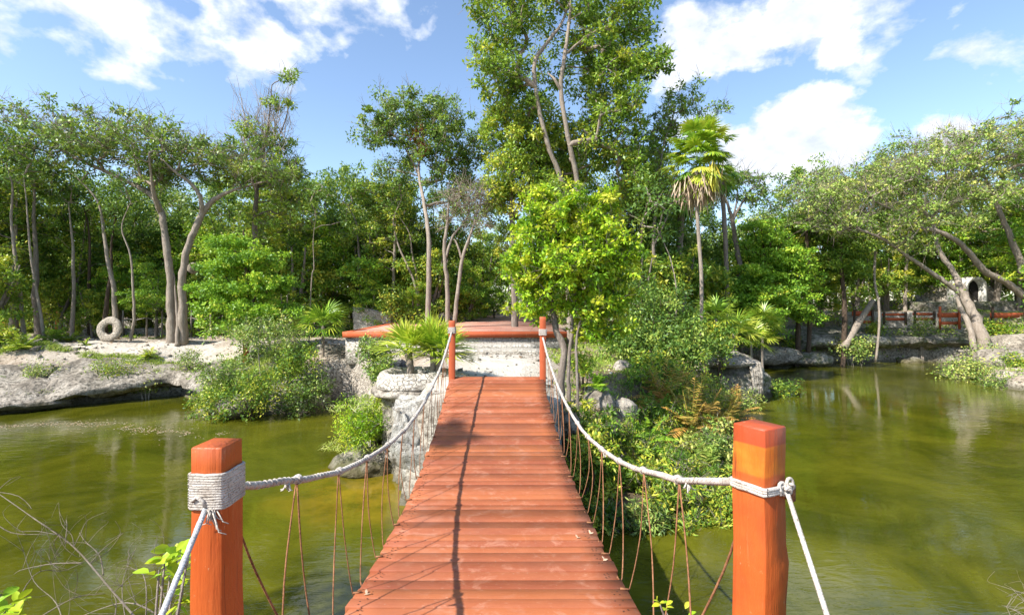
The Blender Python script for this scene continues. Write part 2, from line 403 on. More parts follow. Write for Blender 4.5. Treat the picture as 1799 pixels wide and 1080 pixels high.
# masonry: irregular stones
def masonry(name, sc=3.2, c1=(.50, .45, .38), c2=(.68, .64, .56), mort=(.30, .27, .22)):
    m, t = mat(name); v = wpos(t)
    mp = nd(t, 'ShaderNodeMapping'); mp.inputs['Scale'].default_value = (1, 1, 1.5); lk(t, v, mp.inputs[0])
    wv = nd(t, 'ShaderNodeVectorMath', operation='ADD'); lk(t, mp.outputs[0], wv.inputs[0])
    nn = nd(t, 'ShaderNodeTexNoise'); nn.inputs['Scale'].default_value = 4; lk(t, v, nn.inputs['Vector'])
    sm = nd(t, 'ShaderNodeVectorMath', operation='SCALE'); sm.inputs['Scale'].default_value = .3; lk(t, nn.outputs['Color'], sm.inputs[0]); lk(t, sm.outputs[0], wv.inputs[1])
    vo = nd(t, 'ShaderNodeTexVoronoi', feature='DISTANCE_TO_EDGE'); vo.inputs['Scale'].default_value = sc; lk(t, wv.outputs[0], vo.inputs['Vector'])
    vc = nd(t, 'ShaderNodeTexVoronoi'); vc.inputs['Scale'].default_value = sc; lk(t, wv.outputs[0], vc.inputs['Vector'])
    b = nse(t, v, 16, 6, .7)
    st = mixc(t, vc.outputs['Color'], c1, c2); st = mixc(t, ramp(t, b, [(.38, (1, 1, 1)), (.55, (0, 0, 0))]), st, (.22, .19, .15))
    e = ramp(t, vo.outputs['Distance'], [(.01, (.25, .25, .25)), (.10, (1, 1, 1))])
    col = mixc(t, e, mort, st)
    h = mth(t, 'ADD', mth(t, 'MULTIPLY', e, 1.0), mth(t, 'MULTIPLY', b, .6))
    finish(t, col, .9, h, .8, .04, .15); return m
M['masonry'] = masonry('rough_masonry', 6.0, (.36, .31, .25), (.52, .47, .40), (.24, .20, .16))
M['masonry_ring'] = masonry('carved_stone', 9, (.40, .34, .27), (.50, .44, .36), (.36, .31, .25))
M['masonry_white'] = masonry('pale_masonry', 8.5, (.52, .47, .40), (.64, .60, .53), (.40, .36, .30))

# ground
m, t = mat('ground_soil'); v = wpos(t)
at = nd(t, 'ShaderNodeAttribute', attribute_name='path'); ab = nd(t, 'ShaderNodeAttribute', attribute_name='litter')
a = nse(t, v, .9, 7, .7); b = nse(t, v, 11, 6, .75); c = nse(t, v, .25, 4, .6); e = nse(t, v, 45, 3, .7)
sand = ramp(t, a, [(.30, (.20, .15, .10)), (.45, (.37, .30, .23)), (.62, (.50, .44, .36))])
sand = mixc(t, ramp(t, b, [(.34, (1, 1, 1)), (.50, (0, 0, 0))]), sand, (.17, .13, .085))
path = ramp(t, nse(t, v, 2.2, 6, .7), [(.35, (.46, .41, .34)), (.6, (.60, .56, .49))])
path = mixc(t, ramp(t, b, [(.30, (1, 1, 1)), (.42, (0, 0, 0))]), path, (.34, .28, .2))
col = mixc(t, at.outputs['Fac'], sand, path)
lit = ramp(t, b, [(.3, (.09, .06, .04)), (.5, (.22, .16, .10)), (.68, (.40, .32, .23))])
lit = mixc(t, ramp(t, c, [(.45, (0, 0, 0)), (.6, (.8, .8, .8))]), lit, (.36, .30, .23))
col = mixc(t, ab.outputs['Fac'], col, lit)
sep = nd(t, 'ShaderNodeSeparateXYZ'); lk(t, v, sep.inputs[0])
geo_n = nd(t, 'ShaderNodeNewGeometry'); sn = nd(t, 'ShaderNodeSeparateXYZ'); lk(t, geo_n.outputs['Normal'], sn.inputs[0])
stp = ramp(t, sn.outputs['Z'], [(.55, (1, 1, 1)), (.85, (0, 0, 0))])
rk = ramp(t, a, [(.3, (.15, .13, .10)), (.5, (.42, .38, .31)), (.7, (.64, .60, .52))])
rk = mixc(t, ramp(t, b, [(.40, (1, 1, 1)), (.56, (0, 0, 0))]), rk, (.10, .085, .065))
rk = mixc(t, mth(t, 'MULTIPLY', ab.outputs['Fac'], .85), rk, (.07, .055, .035))
col = mixc(t, stp, col, rk)
wet = nd(t, 'ShaderNodeMapRange'); wet.inputs['From Min'].default_value = .22; wet.inputs['From Max'].default_value = .05; lk(t, sep.outputs['Z'], wet.inputs['Value'])
col = mixc(t, mth(t, 'MULTIPLY', wet.outputs[0], .75), col, (.07, .065, .035))
finish(t, col, .95, mth(t, 'ADD', mth(t, 'ADD', a, mth(t, 'MULTIPLY', b, .5)), mth(t, 'MULTIPLY', e, .15)), .85, .12, .1)
M['ground'] = m

# water : turbid olive pond with a glossy, lightly rippled skin
m, t = mat('pond_water'); v = wpos(t)
mp = nd(t, 'ShaderNodeMapping'); mp.inputs['Scale'].default_value = (.75, 1.9, 1); mp.inputs['Rotation'].default_value = (0, 0, math.radians(-12)); lk(t, v, mp.inputs[0])
r1 = nse(t, mp.outputs[0], 2.6, 4, .55, .6); r2 = nse(t, mp.outputs[0], 9.0, 3, .5, .4)
calm = ramp(t, nse(t, v, .22, 3, .5), [(.38, (.15, .15, .15)), (.62, (1, 1, 1))])
h = mth(t, 'MULTIPLY', mth(t, 'ADD', r1, mth(t, 'MULTIPLY', r2, .35)), calm)
base = ramp(t, nse(t, v, .5, 6, .68, .8), [(.36, (.038, .044, .003)), (.68, (.100, .098, .007))])
dn = nd(t, 'ShaderNodeVectorMath', operation='DISTANCE'); dn.inputs[1].default_value = (-2.3, 8.35, 0)
wv = nd(t, 'ShaderNodeVectorMath', operation='ADD'); lk(t, v, wv.inputs[0])
nn = nd(t, 'ShaderNodeTexNoise'); nn.inputs['Scale'].default_value = 1.1; lk(t, v, nn.inputs['Vector'])
sm = nd(t, 'ShaderNodeVectorMath', operation='SCALE'); sm.inputs['Scale'].default_value = 1.2; lk(t, nn.outputs['Color'], sm.inputs[0])
ofs = nd(t, 'ShaderNodeVectorMath', operation='ADD'); lk(t, sm.outputs[0], ofs.inputs[0]); ofs.inputs[1].default_value = (-.6, -.6, -.6)
lk(t, ofs.outputs[0], wv.inputs[1]); lk(t, wv.outputs[0], dn.inputs[0])
sh = nd(t, 'ShaderNodeMapRange', interpolation_type='SMOOTHSTEP'); sh.inputs['From Min'].default_value = 1.9; sh.inputs['From Max'].default_value = .5; lk(t, dn.outputs['Value'], sh.inputs['Value'])
base = mixc(t, mth(t, 'MULTIPLY', mth(t, 'MULTIPLY', sh.outputs[0], .8), ramp(t, nse(t, v, 1.9, 5, .65), [(.35, (.25, .25, .25)), (.6, (1, 1, 1))])), base, (.24, .16, .012))
p = finish(t, base, .015, h, .24, .05, .5); p.inputs['IOR'].default_value = 1.5
M['water'] = m

def paint(name, c1, c2, wear=(.62, .40, .25), sc=1.0, rough=.5, attr=False):
    m, t = mat(name); v = objco(t)
    a = nse(t, v, 3 * sc, 6, .65); b = nse(t, v, 38 * sc, 5, .7)
    mp = nd(t, 'ShaderNodeMapping'); mp.inputs['Scale'].default_value = (1, 1, .12); lk(t, v, mp.inputs[0])
    g = nse(t, mp.outputs[0], 30 * sc, 5, .6)
    col = mixc(t, ramp(t, a, [(.3, (0, 0, 0)), (.7, (1, 1, 1))]), c1, c2)
    col = mixc(t, ramp(t, g, [(.62, (0, 0, 0)), (.75, (.5, .5, .5))]), col, wear)
    col = mixc(t, ramp(t, b, [(.66, (0, 0, 0)), (.74, (.6, .6, .6))]), col, wear)
    return m, t, col, v, a, b, g
m, t, col, v, a, b, g = paint('deck_paint', (.275, .074, .030), (.335, .108, .047), (.50, .27, .18))
# planks run across, grain along x
mp = nd(t, 'ShaderNodeMapping'); mp.inputs['Scale'].default_value = (.3, 14, 1); lk(t, v, mp.inputs[0]); gx = nse(t, mp.outputs[0], 9, 8, .7)
at = nd(t, 'ShaderNodeAttribute', attribute_name='v')
pv = mth(t, 'MINIMUM', at.outputs['Fac'], 1.0)
col = mixc(t, ramp(t, pv, [(0, (.35, .35, .35)), (.35, (0, 0, 0)), (1, (0, 0, 0))]), col, (.20, .046, .024))
col = mixc(t, ramp(t, pv, [(0, (.0, .0, .0)), (.45, (0, 0, 0)), (1, (.85, .85, .85))]), col, (.38, .118, .042))
col = mixc(t, ramp(t, gx, [(.30, (.55, .55, .55)), (.44, (0, 0, 0))]), col, (.16, .042, .024))
col = mixc(t, ramp(t, gx, [(.60, (0, 0, 0)), (.76, (.5, .5, .5))]), col, (.46, .19, .12))
col = mixc(t, ramp(t, nse(t, v, 2.3, 6, .7), [(.56, (0, 0, 0)), (.72, (.35, .35, .35))]), col, (.43, .22, .15))
scf = nse(t, v, 5.5, 8, .72, .8); col = mixc(t, ramp(t, scf, [(.54, (0, 0, 0)), (.66, (.6, .6, .6))]), col, (.43, .20, .125))
col = mixc(t, ramp(t, nse(t, v, 70, 3, .6), [(.70, (0, 0, 0)), (.74, (.8, .8, .8))]), col, (.55, .42, .32))
col = mixc(t, ramp(t, nse(t, v, 1.1, 5, .65), [(.3, (.4, .4, .4)), (.5, (0, 0, 0))]), col, (.17, .06, .038))
col = mixc(t, mth(t, 'GREATER_THAN', at.outputs['Fac'], 1.5), col, (.05, .025, .015))
finish(t, col, ramp(t, a, [(.3, (.42, .42, .42)), (.7, (.62, .62, .62))]), mth(t, 'ADD', gx, mth(t, 'MULTIPLY', b, .3)), .35, .006, .35)
M['deck'] = m
for nm, band in (('post_paint', False), ('post_paint_banded', True)):
    m, t, col, v, a, b, g = paint(nm, (.40, .074, .014), (.47, .108, .022), (.58, .22, .09))
    if band:
        sp = nd(t, 'ShaderNodeSeparateXYZ'); lk(t, wpos(t), sp.inputs[0])
        zz = mth(t, 'ADD', sp.outputs['Z'], mth(t, 'MULTIPLY', mth(t, 'SUBTRACT', a, .5), .012))
        f = ramp(t, mth(t, 'SUBTRACT', zz, 2.0), [(.0, (0, 0, 0)), (.645, (0, 0, 0)), (.652, (1, 1, 1)), (.742, (1, 1, 1)), (.746, (0, 0, 0))])
        col = mixc(t, mth(t, 'MULTIPLY', f, .8), col, mixc(t, ramp(t, a, [(.4, (0, 0, 0)), (.6, (1, 1, 1))]), (.52, .14, .012), (.64, .25, .03)))
        f2 = ramp(t, mth(t, 'SUBTRACT', zz, 2.0), [(.742, (0, 0, 0)), (.746, (1, 1, 1))])
        col = mixc(t, mth(t, 'MULTIPLY', f2, .75), col, (.34, .05, .018))
    mp2 = nd(t, 'ShaderNodeMapping'); mp2.inputs['Scale'].default_value = (1, 1, .06); lk(t, v, mp2.inputs[0]); ck = nse(t, mp2.outputs[0], 42, 6, .6, .4)
    col = mixc(t, ramp(t, ck, [(.32, (.9, .9, .9)), (.40, (0, 0, 0))]), col, (.15, .034, .014))
    mp3 = nd(t, 'ShaderNodeMapping'); mp3.inputs['Scale'].default_value = (1, 1, .4); lk(t, v, mp3.inputs[0]); ch = nse(t, mp3.outputs[0], 22, 7, .75, .3)
    col = mixc(t, ramp(t, ch, [(.64, (0, 0, 0)), (.665, (.9, .9, .9))]), col, (.50, .30, .18))
    col = mixc(t, ramp(t, nse(t, v, 9, 5, .6), [(.35, (.5, .5, .5)), (.55, (0, 0, 0))]), col, (.36, .065, .018))
    finish(t, col, ramp(t, a, [(.3, (.32, .32, .32)), (.7, (.55, .55, .55))]), mth(t, 'ADD', mth(t, 'MULTIPLY', ck, 1.4), mth(t, 'ADD', g, mth(t, 'MULTIPLY', ch, .5))), .7, .005, .4); M[nm] = m
m, t, col, v, a, b, g = paint('trim_paint', (.38, .075, .026), (.46, .11, .04)); finish(t, col, .6, g, .2, .004); M['trim'] = m

def ropemat(name, c1, c2, c3, sc=160):
    m, t = mat(name); v = objco(t); b = nse(t, v, sc, 4, .7); a = nse(t, v, 14, 5, .7)
    col = mixc(t, ramp(t, a, [(.4, (0, 0, 0)), (.65, (1, 1, 1))]), c1, c2)
    col = mixc(t, ramp(t, b, [(.36, (.8, .8, .8)), (.48, (0, 0, 0))]), col, c3)
    finish(t, col, .95, mth(t, 'ADD', b, a), .8, .004, .1); return m
M['rope'] = ropemat('white_rope', (.54, .50, .45), (.38, .33, .28), (.16, .13, .10))
M['rope_grey'] = ropemat('grey_twisted_rope', (.50, .50, .50), (.38, .38, .38), (.2, .2, .2))
M['cord'] = ropemat('rusty_cord', (.20, .09, .045), (.33, .16, .08), (.08, .04, .025), 90)
m, t = mat('doorway_shade_black'); finish(t, (.012, .010, .009), .9); M['dark'] = m  # near-black colour standing in for the shade inside the hut
m, t = mat('terrace_paving'); v = wpos(t)
br = nd(t, 'ShaderNodeTexBrick'); br.inputs['Scale'].default_value = 1.0; br.inputs['Brick Width'].default_value = .4; br.inputs['Row Height'].default_value = .2
br.inputs['Mortar Size'].default_value = .008; br.inputs['Color1'].default_value = (.42, .19, .13, 1); br.inputs['Color2'].default_value = (.33, .14, .095, 1); br.inputs['Mortar'].default_value = (.22, .14, .10, 1)
lk(t, v, br.inputs['Vector'])
col = mixc(t, ramp(t, nse(t, v, 1.2, 5, .6), [(.4, (0, 0, 0)), (.7, (.6, .6, .6))]), br.outputs['Color'], (.52, .36, .28))
finish(t, col, .75, nse(t, v, 20, 4, .6), .3, .01); M['paving'] = m
m, t = mat('white_plaster'); v = wpos(t); a = nse(t, v, 2.2, 6, .7); b = nse(t, v, 14, 5, .7)
col = ramp(t, a, [(.3, (.42, .38, .32)), (.5, (.66, .63, .57)), (.7, (.76, .74, .69))]); col = mixc(t, ramp(t, b, [(.34, (.7, .7, .7)), (.46, (0, 0, 0))]), col, (.28, .25, .2))
finish(t, col, .9, mth(t, 'ADD', a, b), .6, .03, .1); M['plaster'] = m
print('materials done')

# ------------------------------------------------------------------ terrain
far_edge = np.array([(-120, 9), (-60, 11), (-30, 12.6), (-17, 13.2), (-14.3, 13.9), (-13.4, 15.0), (-12.5, 15.8), (-11.4, 16.6), (-10.3, 15.6), (-9.2, 13.6), (-8.4, 13.3),
    (-7.3, 13.3), (-6.4, 13.8), (-5.9, 15.0), (-5.2, 15.9), (-4.3, 15.2), (-3.5, 13.6), (-3.0, 11.2), (-2.75, 10.0), (-2.1, 8.5), (-1.8, 7.65), (.9, 7.5), (1.2, 7.2),
    (2.0, 6.9), (3.0, 7.3), (3.9, 8.6), (4.7, 10.2), (5.4, 12.0), (6.3, 13.5), (7.6, 15.0), (9.0, 16.3), (9.9, 17.6), (9.3, 20), (10.4, 22.6), (12, 24.3), (15, 25),
    (19, 25.5), (22.5, 25.8), (23.4, 24.6), (20.4, 22.2), (19.3, 20.2), (18.3, 17.8), (18.5, 15.5), (22, 13.5), (40, 12), (120, 10), (300, 400), (-300, 400)], float)
near_edge = np.array([(-200, -150), (-200, 4), (-30, 2.5), (-6, 1.7), (-2, 1.0), (2, .8), (6, 1.6), (30, 3), (200, 4), (200, -150)], float)
def sdf(P, poly):
    A = poly; B = np.roll(poly, -1, 0); best = np.full(len(P), 1e9); inside = np.zeros(len(P), bool)
    for a, b in zip(A, B):
        ab = b - a; t = np.clip(((P - a) @ ab) / (ab @ ab), 0, 1); d = np.linalg.norm(P - a - t[:, None] * ab, axis=1); best = np.minimum(best, d)
        c = (a[1] > P[:, 1]) != (b[1] > P[:, 1])
        with np.errstate(divide='ignore', invalid='ignore'):
            xi = (b[0] - a[0]) * (P[:, 1] - a[1]) / (b[1] - a[1] + 1e-12) + a[0]
        inside ^= c & (P[:, 0] < xi)
    return np.where(inside, best, -best)
# control: x, y, edge height, plateau height, rise distance
ctl = np.array([(-30, 14, .55, 1.9, 6), (-15, 15, .4, 1.7, 5), (-12, 17.5, .75, 1.62, 3.0), (-8, 15, .45, 1.6, 3.5), (-5, 16.5, 1.3, 1.65, 1.0), (-3.2, 12.5, 1.35, 1.75, .8), (-2, 9, 1.5, 1.9, .6),
    (-.2, 8, 1.8, 1.95, .4), (0, 12, 1.8, 1.82, 1), (0, 16, 1.7, 1.7, 1), (1.3, 7.6, .1, .5, 3), (2.2, 8, .05, .5, 3), (1.6, 9.6, .5, 1.25, 1.5), (2.6, 9, .1, .8, 3), (3.5, 10, .15, 1.1, 4), (3.3, 12.5, .6, 1.5, 2), (5.5, 14, .2, 1.4, 4), (8.5, 18, .3, 1.6, 5),
    (11, 24.5, .5, 1.7, 4), (14, 26.5, .55, 1.8, 4), (19, 28, .95, 2.3, 4), (24, 28, 1.0, 2.7, 5), (21, 20, .45, 1.7, 5), (26, 16, .5, 2.0, 6), (0, 40, 2, 2.15, 2), (-20, 40, 2, 2.1, 2), (25, 45, 2, 2.8, 2)], float)
def ground_z(X, Y, fine=True):
    X = np.atleast_1d(np.asarray(X, float)); Y = np.atleast_1d(np.asarray(Y, float)); P = np.stack([X, Y], 1)
    s = sdf(P, far_edge); s2 = sdf(P, near_edge)
    P3 = np.stack([X, Y, np.zeros_like(X)], 1)
    s = s + noise3(P3, .9, 3) * .28
    d2 = (X[:, None] - ctl[:, 0])**2 + (Y[:, None] - ctl[:, 1])**2; w = 1 / (d2 + .3)**1.7; w /= w.sum(1, keepdims=True)
    eh, ph, rd = w @ ctl[:, 2], w @ ctl[:, 3], w @ ctl[:, 4]
    def sm(x): x = np.clip(x, 0, 1); return x * x * (3 - 2 * x)
    z = -.15 + (eh + .15) * sm(s / .45) + (ph - eh) * sm((s - .3) / rd)
    z = np.where(s < 0, np.maximum(-1.6, -.15 + s * .55), z)
    rough = .10 * sm(s / .5) * (1 - .75 * np.exp(-((X / 1.6)**2)) * (Y < 16))
    z += noise3(P3, 1.3, 4, .55) * rough * 1.2
    zn = np.where(s2 < 0, np.maximum(-1.6, -.15 + s2 * .8), -.15 + 1.95 * sm(s2 / 1.0))
    return np.maximum(z, zn)
def gz(x, y): return float(ground_z([x], [y])[0])
def axis(lo, hi, step, far, grow=1.25):
    c = list(np.arange(lo, hi + 1e-6, step)); s = step; a = c[-1]
    while a < far: s *= grow; a += s; c.append(a)
    s = step; a = c[0]
    while a > -far: s *= grow; a -= s; c.insert(0, a)
    return np.array(c)
gx = axis(-18, 26, .2, 420); gy = axis(-1, 32, .2, 420)
GX, GY = np.meshgrid(gx, gy); GZ = ground_z(GX.ravel(), GY.ravel())
nx, ny = len(gx), len(gy); i = np.arange(ny - 1)[:, None] * nx; j = np.arange(nx - 1)[None]
Q = np.stack([i + j, i + j + 1, i + nx + j + 1, i + nx + j], -1).reshape(-1, 4)
V = np.stack([GX.ravel(), GY.ravel(), GZ], 1)
go = mesh_obj('ground', V, Q, M['ground'], smooth=True); tag(go, 'pale stony soil and gravel banks round the pond', 'ground', kind='structure')
X, Y = V[:, 0], V[:, 1]
nn_ = noise3(V * [1, 1, 0], .8, 3)
pth = np.clip(1.35 - np.abs(X + .25 + .03 * (Y - 8)) / 1.5 + nn_ * .25, 0, 1) * (Y > 7) * np.clip((17 - Y) / 2, 0, 1)
pth = np.maximum(pth, np.clip(1.2 - np.abs(X - .5) / 2.2, 0, 1) * (Y > 30) * .8)
pth = np.maximum(pth, np.clip(1.3 - np.abs(Y - 18.2 - nn_ * 1.5) / 1.6, 0, 1) * (X < -4) * .75)
lt = np.clip((Y - 20.5 + nn_ * 2) / 2.5, 0, 1) * (1 - pth); lt = np.where((X > 8), np.clip((Y - 27 + nn_ * 2) / 2.5, 0, 1), lt)
lt = np.maximum(lt, np.clip((X - .9) / .5, 0, 1) * (X < 12) * (Y < 24) * .95)
for nme, arr in (('path', pth), ('litter', lt)):
    at_ = go.data.attributes.new(nme, 'FLOAT', 'POINT'); at_.data.foreach_set('value', arr.astype(np.float32))
bm = bmesh.new(); bmesh.ops.create_grid(bm, x_segments=2, y_segments=2, size=400); me = bpy.data.meshes.new('water'); bm.to_mesh(me); bm.free()
me.materials.append(M['water']); wa = bpy.data.objects.new('water', me); COL.objects.link(wa); tag(wa, 'murky olive green pond water', 'water', kind='structure')
print('terrain done')

# ------------------------------------------------------------------ rocks and masonry
def rock_mesh(name, c, r, R, mat_, rough=.22, sub=4, parent=None, sc=1.3, flat=0):
    bm = bmesh.new(); bmesh.ops.create_icosphere(bm, subdivisions=sub, radius=1)
    V = np.array([v.co[:] for v in bm.verts]); T = np.array([[v.index for v in f.verts] for f in bm.faces]); bm.free()
    off = R.random(3) * 40
    n = noise3(V + off, sc, 4, .55); n2 = noise3(V + off + 9, sc * 4, 2)
    V = V * (1 + n[:, None] * rough * 1.6 + n2[:, None] * rough * .25)
    V = V * np.asarray(r) + np.asarray(c)
    return mesh_obj(name, V, np.zeros((0, 4), int), mat_, parent, None, False, T)
def ledge(name, line, prof, mat_, label, cat, R, amp=.12, seg=.25):
    """line: (x,y) shoreline with the water on its right hand side; prof: list of (outward, z)"""
    L = np.array(line, float); P = smooth_line(L, 6); d = np.concatenate([[0], np.cumsum(np.linalg.norm(np.diff(P, axis=0), axis=1))])
    n = int(d[-1] / seg) + 1; tt = np.linspace(0, d[-1], n); P = np.stack([np.interp(tt, d, P[:, 0]), np.interp(tt, d, P[:, 1])], 1)
    T = nz(np.gradient(P, axis=0)); O = np.stack([T[:, 1], -T[:, 0]], 1)
    pr = np.array(prof, float); k = 5; pp = []
    for a, b in zip(pr[:-1], pr[1:]):
        for q in range(k): pp.append(a + (b - a) * q / k)
    pp.append(pr[-1]); pp = np.array(pp); m = len(pp)
    endf = np.clip(np.minimum(tt, d[-1] - tt) / .9, 0, 1)[:, None, None] ** .5
    V = np.concatenate([P[:, None] + O[:, None] * pp[None, :, :1] * endf, np.broadcast_to(pp[None, :, 1:], (n, m, 1)) * np.where(pp[None, :, 1:] > 0, .45 + .55 * endf, 1)], 2).reshape(-1, 3)
    N = np.stack([noise3(V + q * 31, 1.1, 4, .6) for q in range(3)], 1); V = V + N * np.array([amp, amp, amp * .7]) * 1.6
    i = np.arange(n - 1)[:, None] * m; j = np.arange(m - 1)[None]
    Q = np.stack([i + j, i + m + j, i + m + j + 1, i + j + 1], -1).reshape(-1, 4)
    o = mesh_obj(name, V, Q, mat_); return tag(o, label, cat)
R1 = np.random.default_rng(11)
ledge('rock_ledge', [(-26, 13.0), (-17.5, 13.2), (-14.5, 14.0), (-13.6, 14.7)],
      [(-2.6, 1.15), (-1.2, .85), (-.1, .56), (.35, .38), (.42, .27), (.32, .17), (.1, .08), (-.2, -.4)], M['rock'],
      'low pale rock ledge sloping to the water at the far left', 'rock ledge', R1, .24)
ledge('rock_ledge', [(-14.1, 14.3), (-13.2, 15.1), (-12.3, 15.9), (-11.2, 16.6), (-9.9, 15.6)],
      [(-2.2, 1.2), (-1.2, .95), (.1, .78), (.5, .62), (.55, .46), (.25, .34), (-.5, .24), (-.9, -.4)], M['rock'],
      'pale rock ledge overhanging a dark hollow left of the bank shrubs', 'rock ledge', R1, .24)
ledge('cave_ledge', [(14.6, 25.0), (17, 25.2), (19.5, 25.5), (22, 25.8), (24, 25.0), (24.5, 23.5)],
      [(-3.6, 1.9), (-1.6, 1.6), (-.2, 1.45), (.45, 1.28), (.5, 1.02), (.1, .82), (-.5, .7), (-1.5, .5), (-2.2, -.3)], M['rock_moss'],
      'overhanging rock ledge above the dark water cave on the far right shore', 'rock ledge', R1, .22)
ledge('bank_wall', [(-5.7, 15.6), (-5.1, 15.8), (-4.4, 15.1), (-3.8, 13.9), (-3.3, 12.2), (-3.1, 10.6)],
      [(-.5, 1.74), (-.1, 1.68), (.12, 1.5), (.15, 1.1), (.2, .6), (.3, .1), (.35, -.4)], M['masonry'],
      'rough masonry bank wall dropping to the water left of the palm planter', 'retaining wall', R1, .07)
def boxy_rock(name, lo, hi, mat_, label, cat, n=14, amp=.1, taper=None, parent=None):
    lo, hi = np.array(lo, float), np.array(hi, float); bm = bmesh.new(); bmesh.ops.create_cube(bm, size=1)
    bmesh.ops.subdivide_edges(bm, edges=bm.edges, cuts=n, use_grid_fill=True)
    V = np.array([v.co[:] for v in bm.verts]); Fq = np.array([[v.index for v in f.verts] for f in bm.faces]); bm.free()
    # round the corners a little
    s = np.abs(V) * 2; rr = np.linalg.norm(np.maximum(s - .8, 0), axis=1); V = V * (1 - .10 * rr[:, None])
    V = (V + .5) * (hi - lo) + lo
    if taper: V = taper(V)
    N = np.stack([noise3(V + q * 31, 1.9, 4, .6) for q in range(3)], 1); V = V + N * amp * 1.5
    o = mesh_obj(name, V, Fq, mat_, parent)
    return tag(o, label, cat) if label else o
def tp(V):
    f = np.clip((1.8 - V[:, 2]) / 1.8, 0, 1); V = V.copy(); L = np.clip((-.6 - V[:, 0]) / 1.4, 0, 1)
    V[:, 0] += L * (f * .30 + .10 * np.sin(V[:, 2] * 4.1 + 1)); V[:, 2] -= L**2 * .34 * (V[:, 2] > 1.0); V[:, 1] += np.where(V[:, 1] < 8.4, (f - .3) * -.22 + .12 * np.sin(V[:, 2] * 3.3 + V[:, 0] * 2.7), 0); return V
boxy_rock('abutment', (-2.1, 7.80, -.6), (.82, 9.0, 1.80), M['rock_crust'], 'white crusty rock abutment carrying the far end of the bridge', 'bridge abutment', 56, .15, tp)
# round planter
pl = empty('round_planter', (-1.85, 9.45, 1.4), 'round rough stone planter holding the young fan palms', 'planter')
g = Geo(); n = 64
prof = [(.50, 1.66), (.52, 1.80), (.60, 1.86), (.70, 1.85), (.76, 1.76), (.78, 1.66), (.80, 1.60), (.74, 1.56)]
an = np.linspace(0, 2*PI, n, endpoint=False)
V = np.array([[(-1.85 + r * math.cos(t)), 9.45 + r * .88 * math.sin(t), z] for r, z in prof for t in an]); V = V + np.stack([noise3(V + q * 31, 3.2, 3) for q in range(3)], 1) * .05
mm = len(prof); i = np.arange(mm - 1)[:, None] * n; j = np.arange(n)[None]; k = (j + 1) % n
Qr = np.stack([i + j, i + n + j, i + n + k, i + k], -1).reshape(-1, 4)
mesh_obj('rim', V, Qr, M['masonry_white'], pl)
prof = [(.74, 1.57), (.86, 1.55), (.90, 1.49), (.84, 1.44), (.70, 1.40), (.66, 1.0), (.66, .3)]
V = np.array([[(-1.85 + r * math.cos(t)), 9.45 + r * .88 * math.sin(t), z] for r, z in prof for t in an]); V = V + np.stack([noise3(V + q * 31, 2.2, 3) for q in range(3)], 1) * .05
mm = len(prof); i = np.arange(mm - 1)[:, None] * n; Qr = np.stack([i + j, i + n + j, i + n + k, i + k], -1).reshape(-1, 4)
mesh_obj('base', V, Qr, M['rock'], pl)
V = np.array([[-1.85 + r * math.cos(t), 9.45 + r * .88 * math.sin(t), 1.70 + .03 * math.sin(5 * t + r * 9)] for r in (.01, .2, .38, .53) for t in an]); i = np.arange(3)[:, None] * n
mesh_obj('soil', V, np.stack([i + j, i + n + j, i + n + k, i + k], -1).reshape(-1, 4), M['ground'], pl)

def box(g, lo, hi, a=0.5, rot=0, c=None, bev=.0):
    lo, hi = np.array(lo, float), np.array(hi, float)
    V = np.array([[x, y, z] for z in (0, 1) for y in (0, 1) for x in (0, 1)], float) * (hi - lo) + lo
    if rot:
        cc = (lo + hi) / 2 if c is None else np.array(c); ca, sa = math.cos(rot), math.sin(rot); D = V - cc
        V = np.stack([D[:, 0] * ca - D[:, 1] * sa, D[:, 0] * sa + D[:, 1] * ca, D[:, 2]], 1) + cc
    g.add(V, [[0, 2, 3, 1], [4, 5, 7, 6], [0, 1, 5, 4], [2, 6, 7, 3], [0, 4, 6, 2], [1, 3, 7, 5]], a)
# terrace
te = empty('terrace', (-1.4, 15.5, 1.7), 'raised paved terrace with a red painted edge beyond the bridge', 'terrace')
g = Geo(); box(g, (-5.35, 15.55, 1.2), (1.7, 34, 2.06)); g.obj('base_wall', M['masonry_white'], te)
g = Geo(); box(g, (-5.42, 15.46, 2.061), (1.76, 15.72, 2.24)); box(g, (-5.42, 15.72, 2.061), (-5.2, 34, 2.24)); g.obj('edge_beam', M['trim'], te)
g = Geo(); box(g, (-5.2, 15.72, 2.062), (1.76, 34, 2.228)); g.obj('paved_top', M['paving'], te)
boxy_rock('stone_step', (-1.9, 13.3, 1.5), (.9, 14.1, 1.86), M['masonry_white'], 'lower broad pale stone step nearer the bridge', 'step', 8, .03)
boxy_rock('stone_step', (-1.45, 14.5, 1.55), (.75, 15.35, 1.90), M['masonry_white'], 'low pale stone step in front of the terrace edge', 'step', 8, .03)
def sl(V): V = V.copy(); V[:, 2] -= np.where(V[:, 2] > 2.3, (V[:, 0] + 7.2) * .16, 0); return V
boxy_rock('stone_block', (-7.25, 22.0, 1.6), (-5.5, 22.6, 2.98), M['masonry_white'], 'free standing whitish stone block wall beyond the left end of the terrace', 'stone wall', 10, .04, sl)
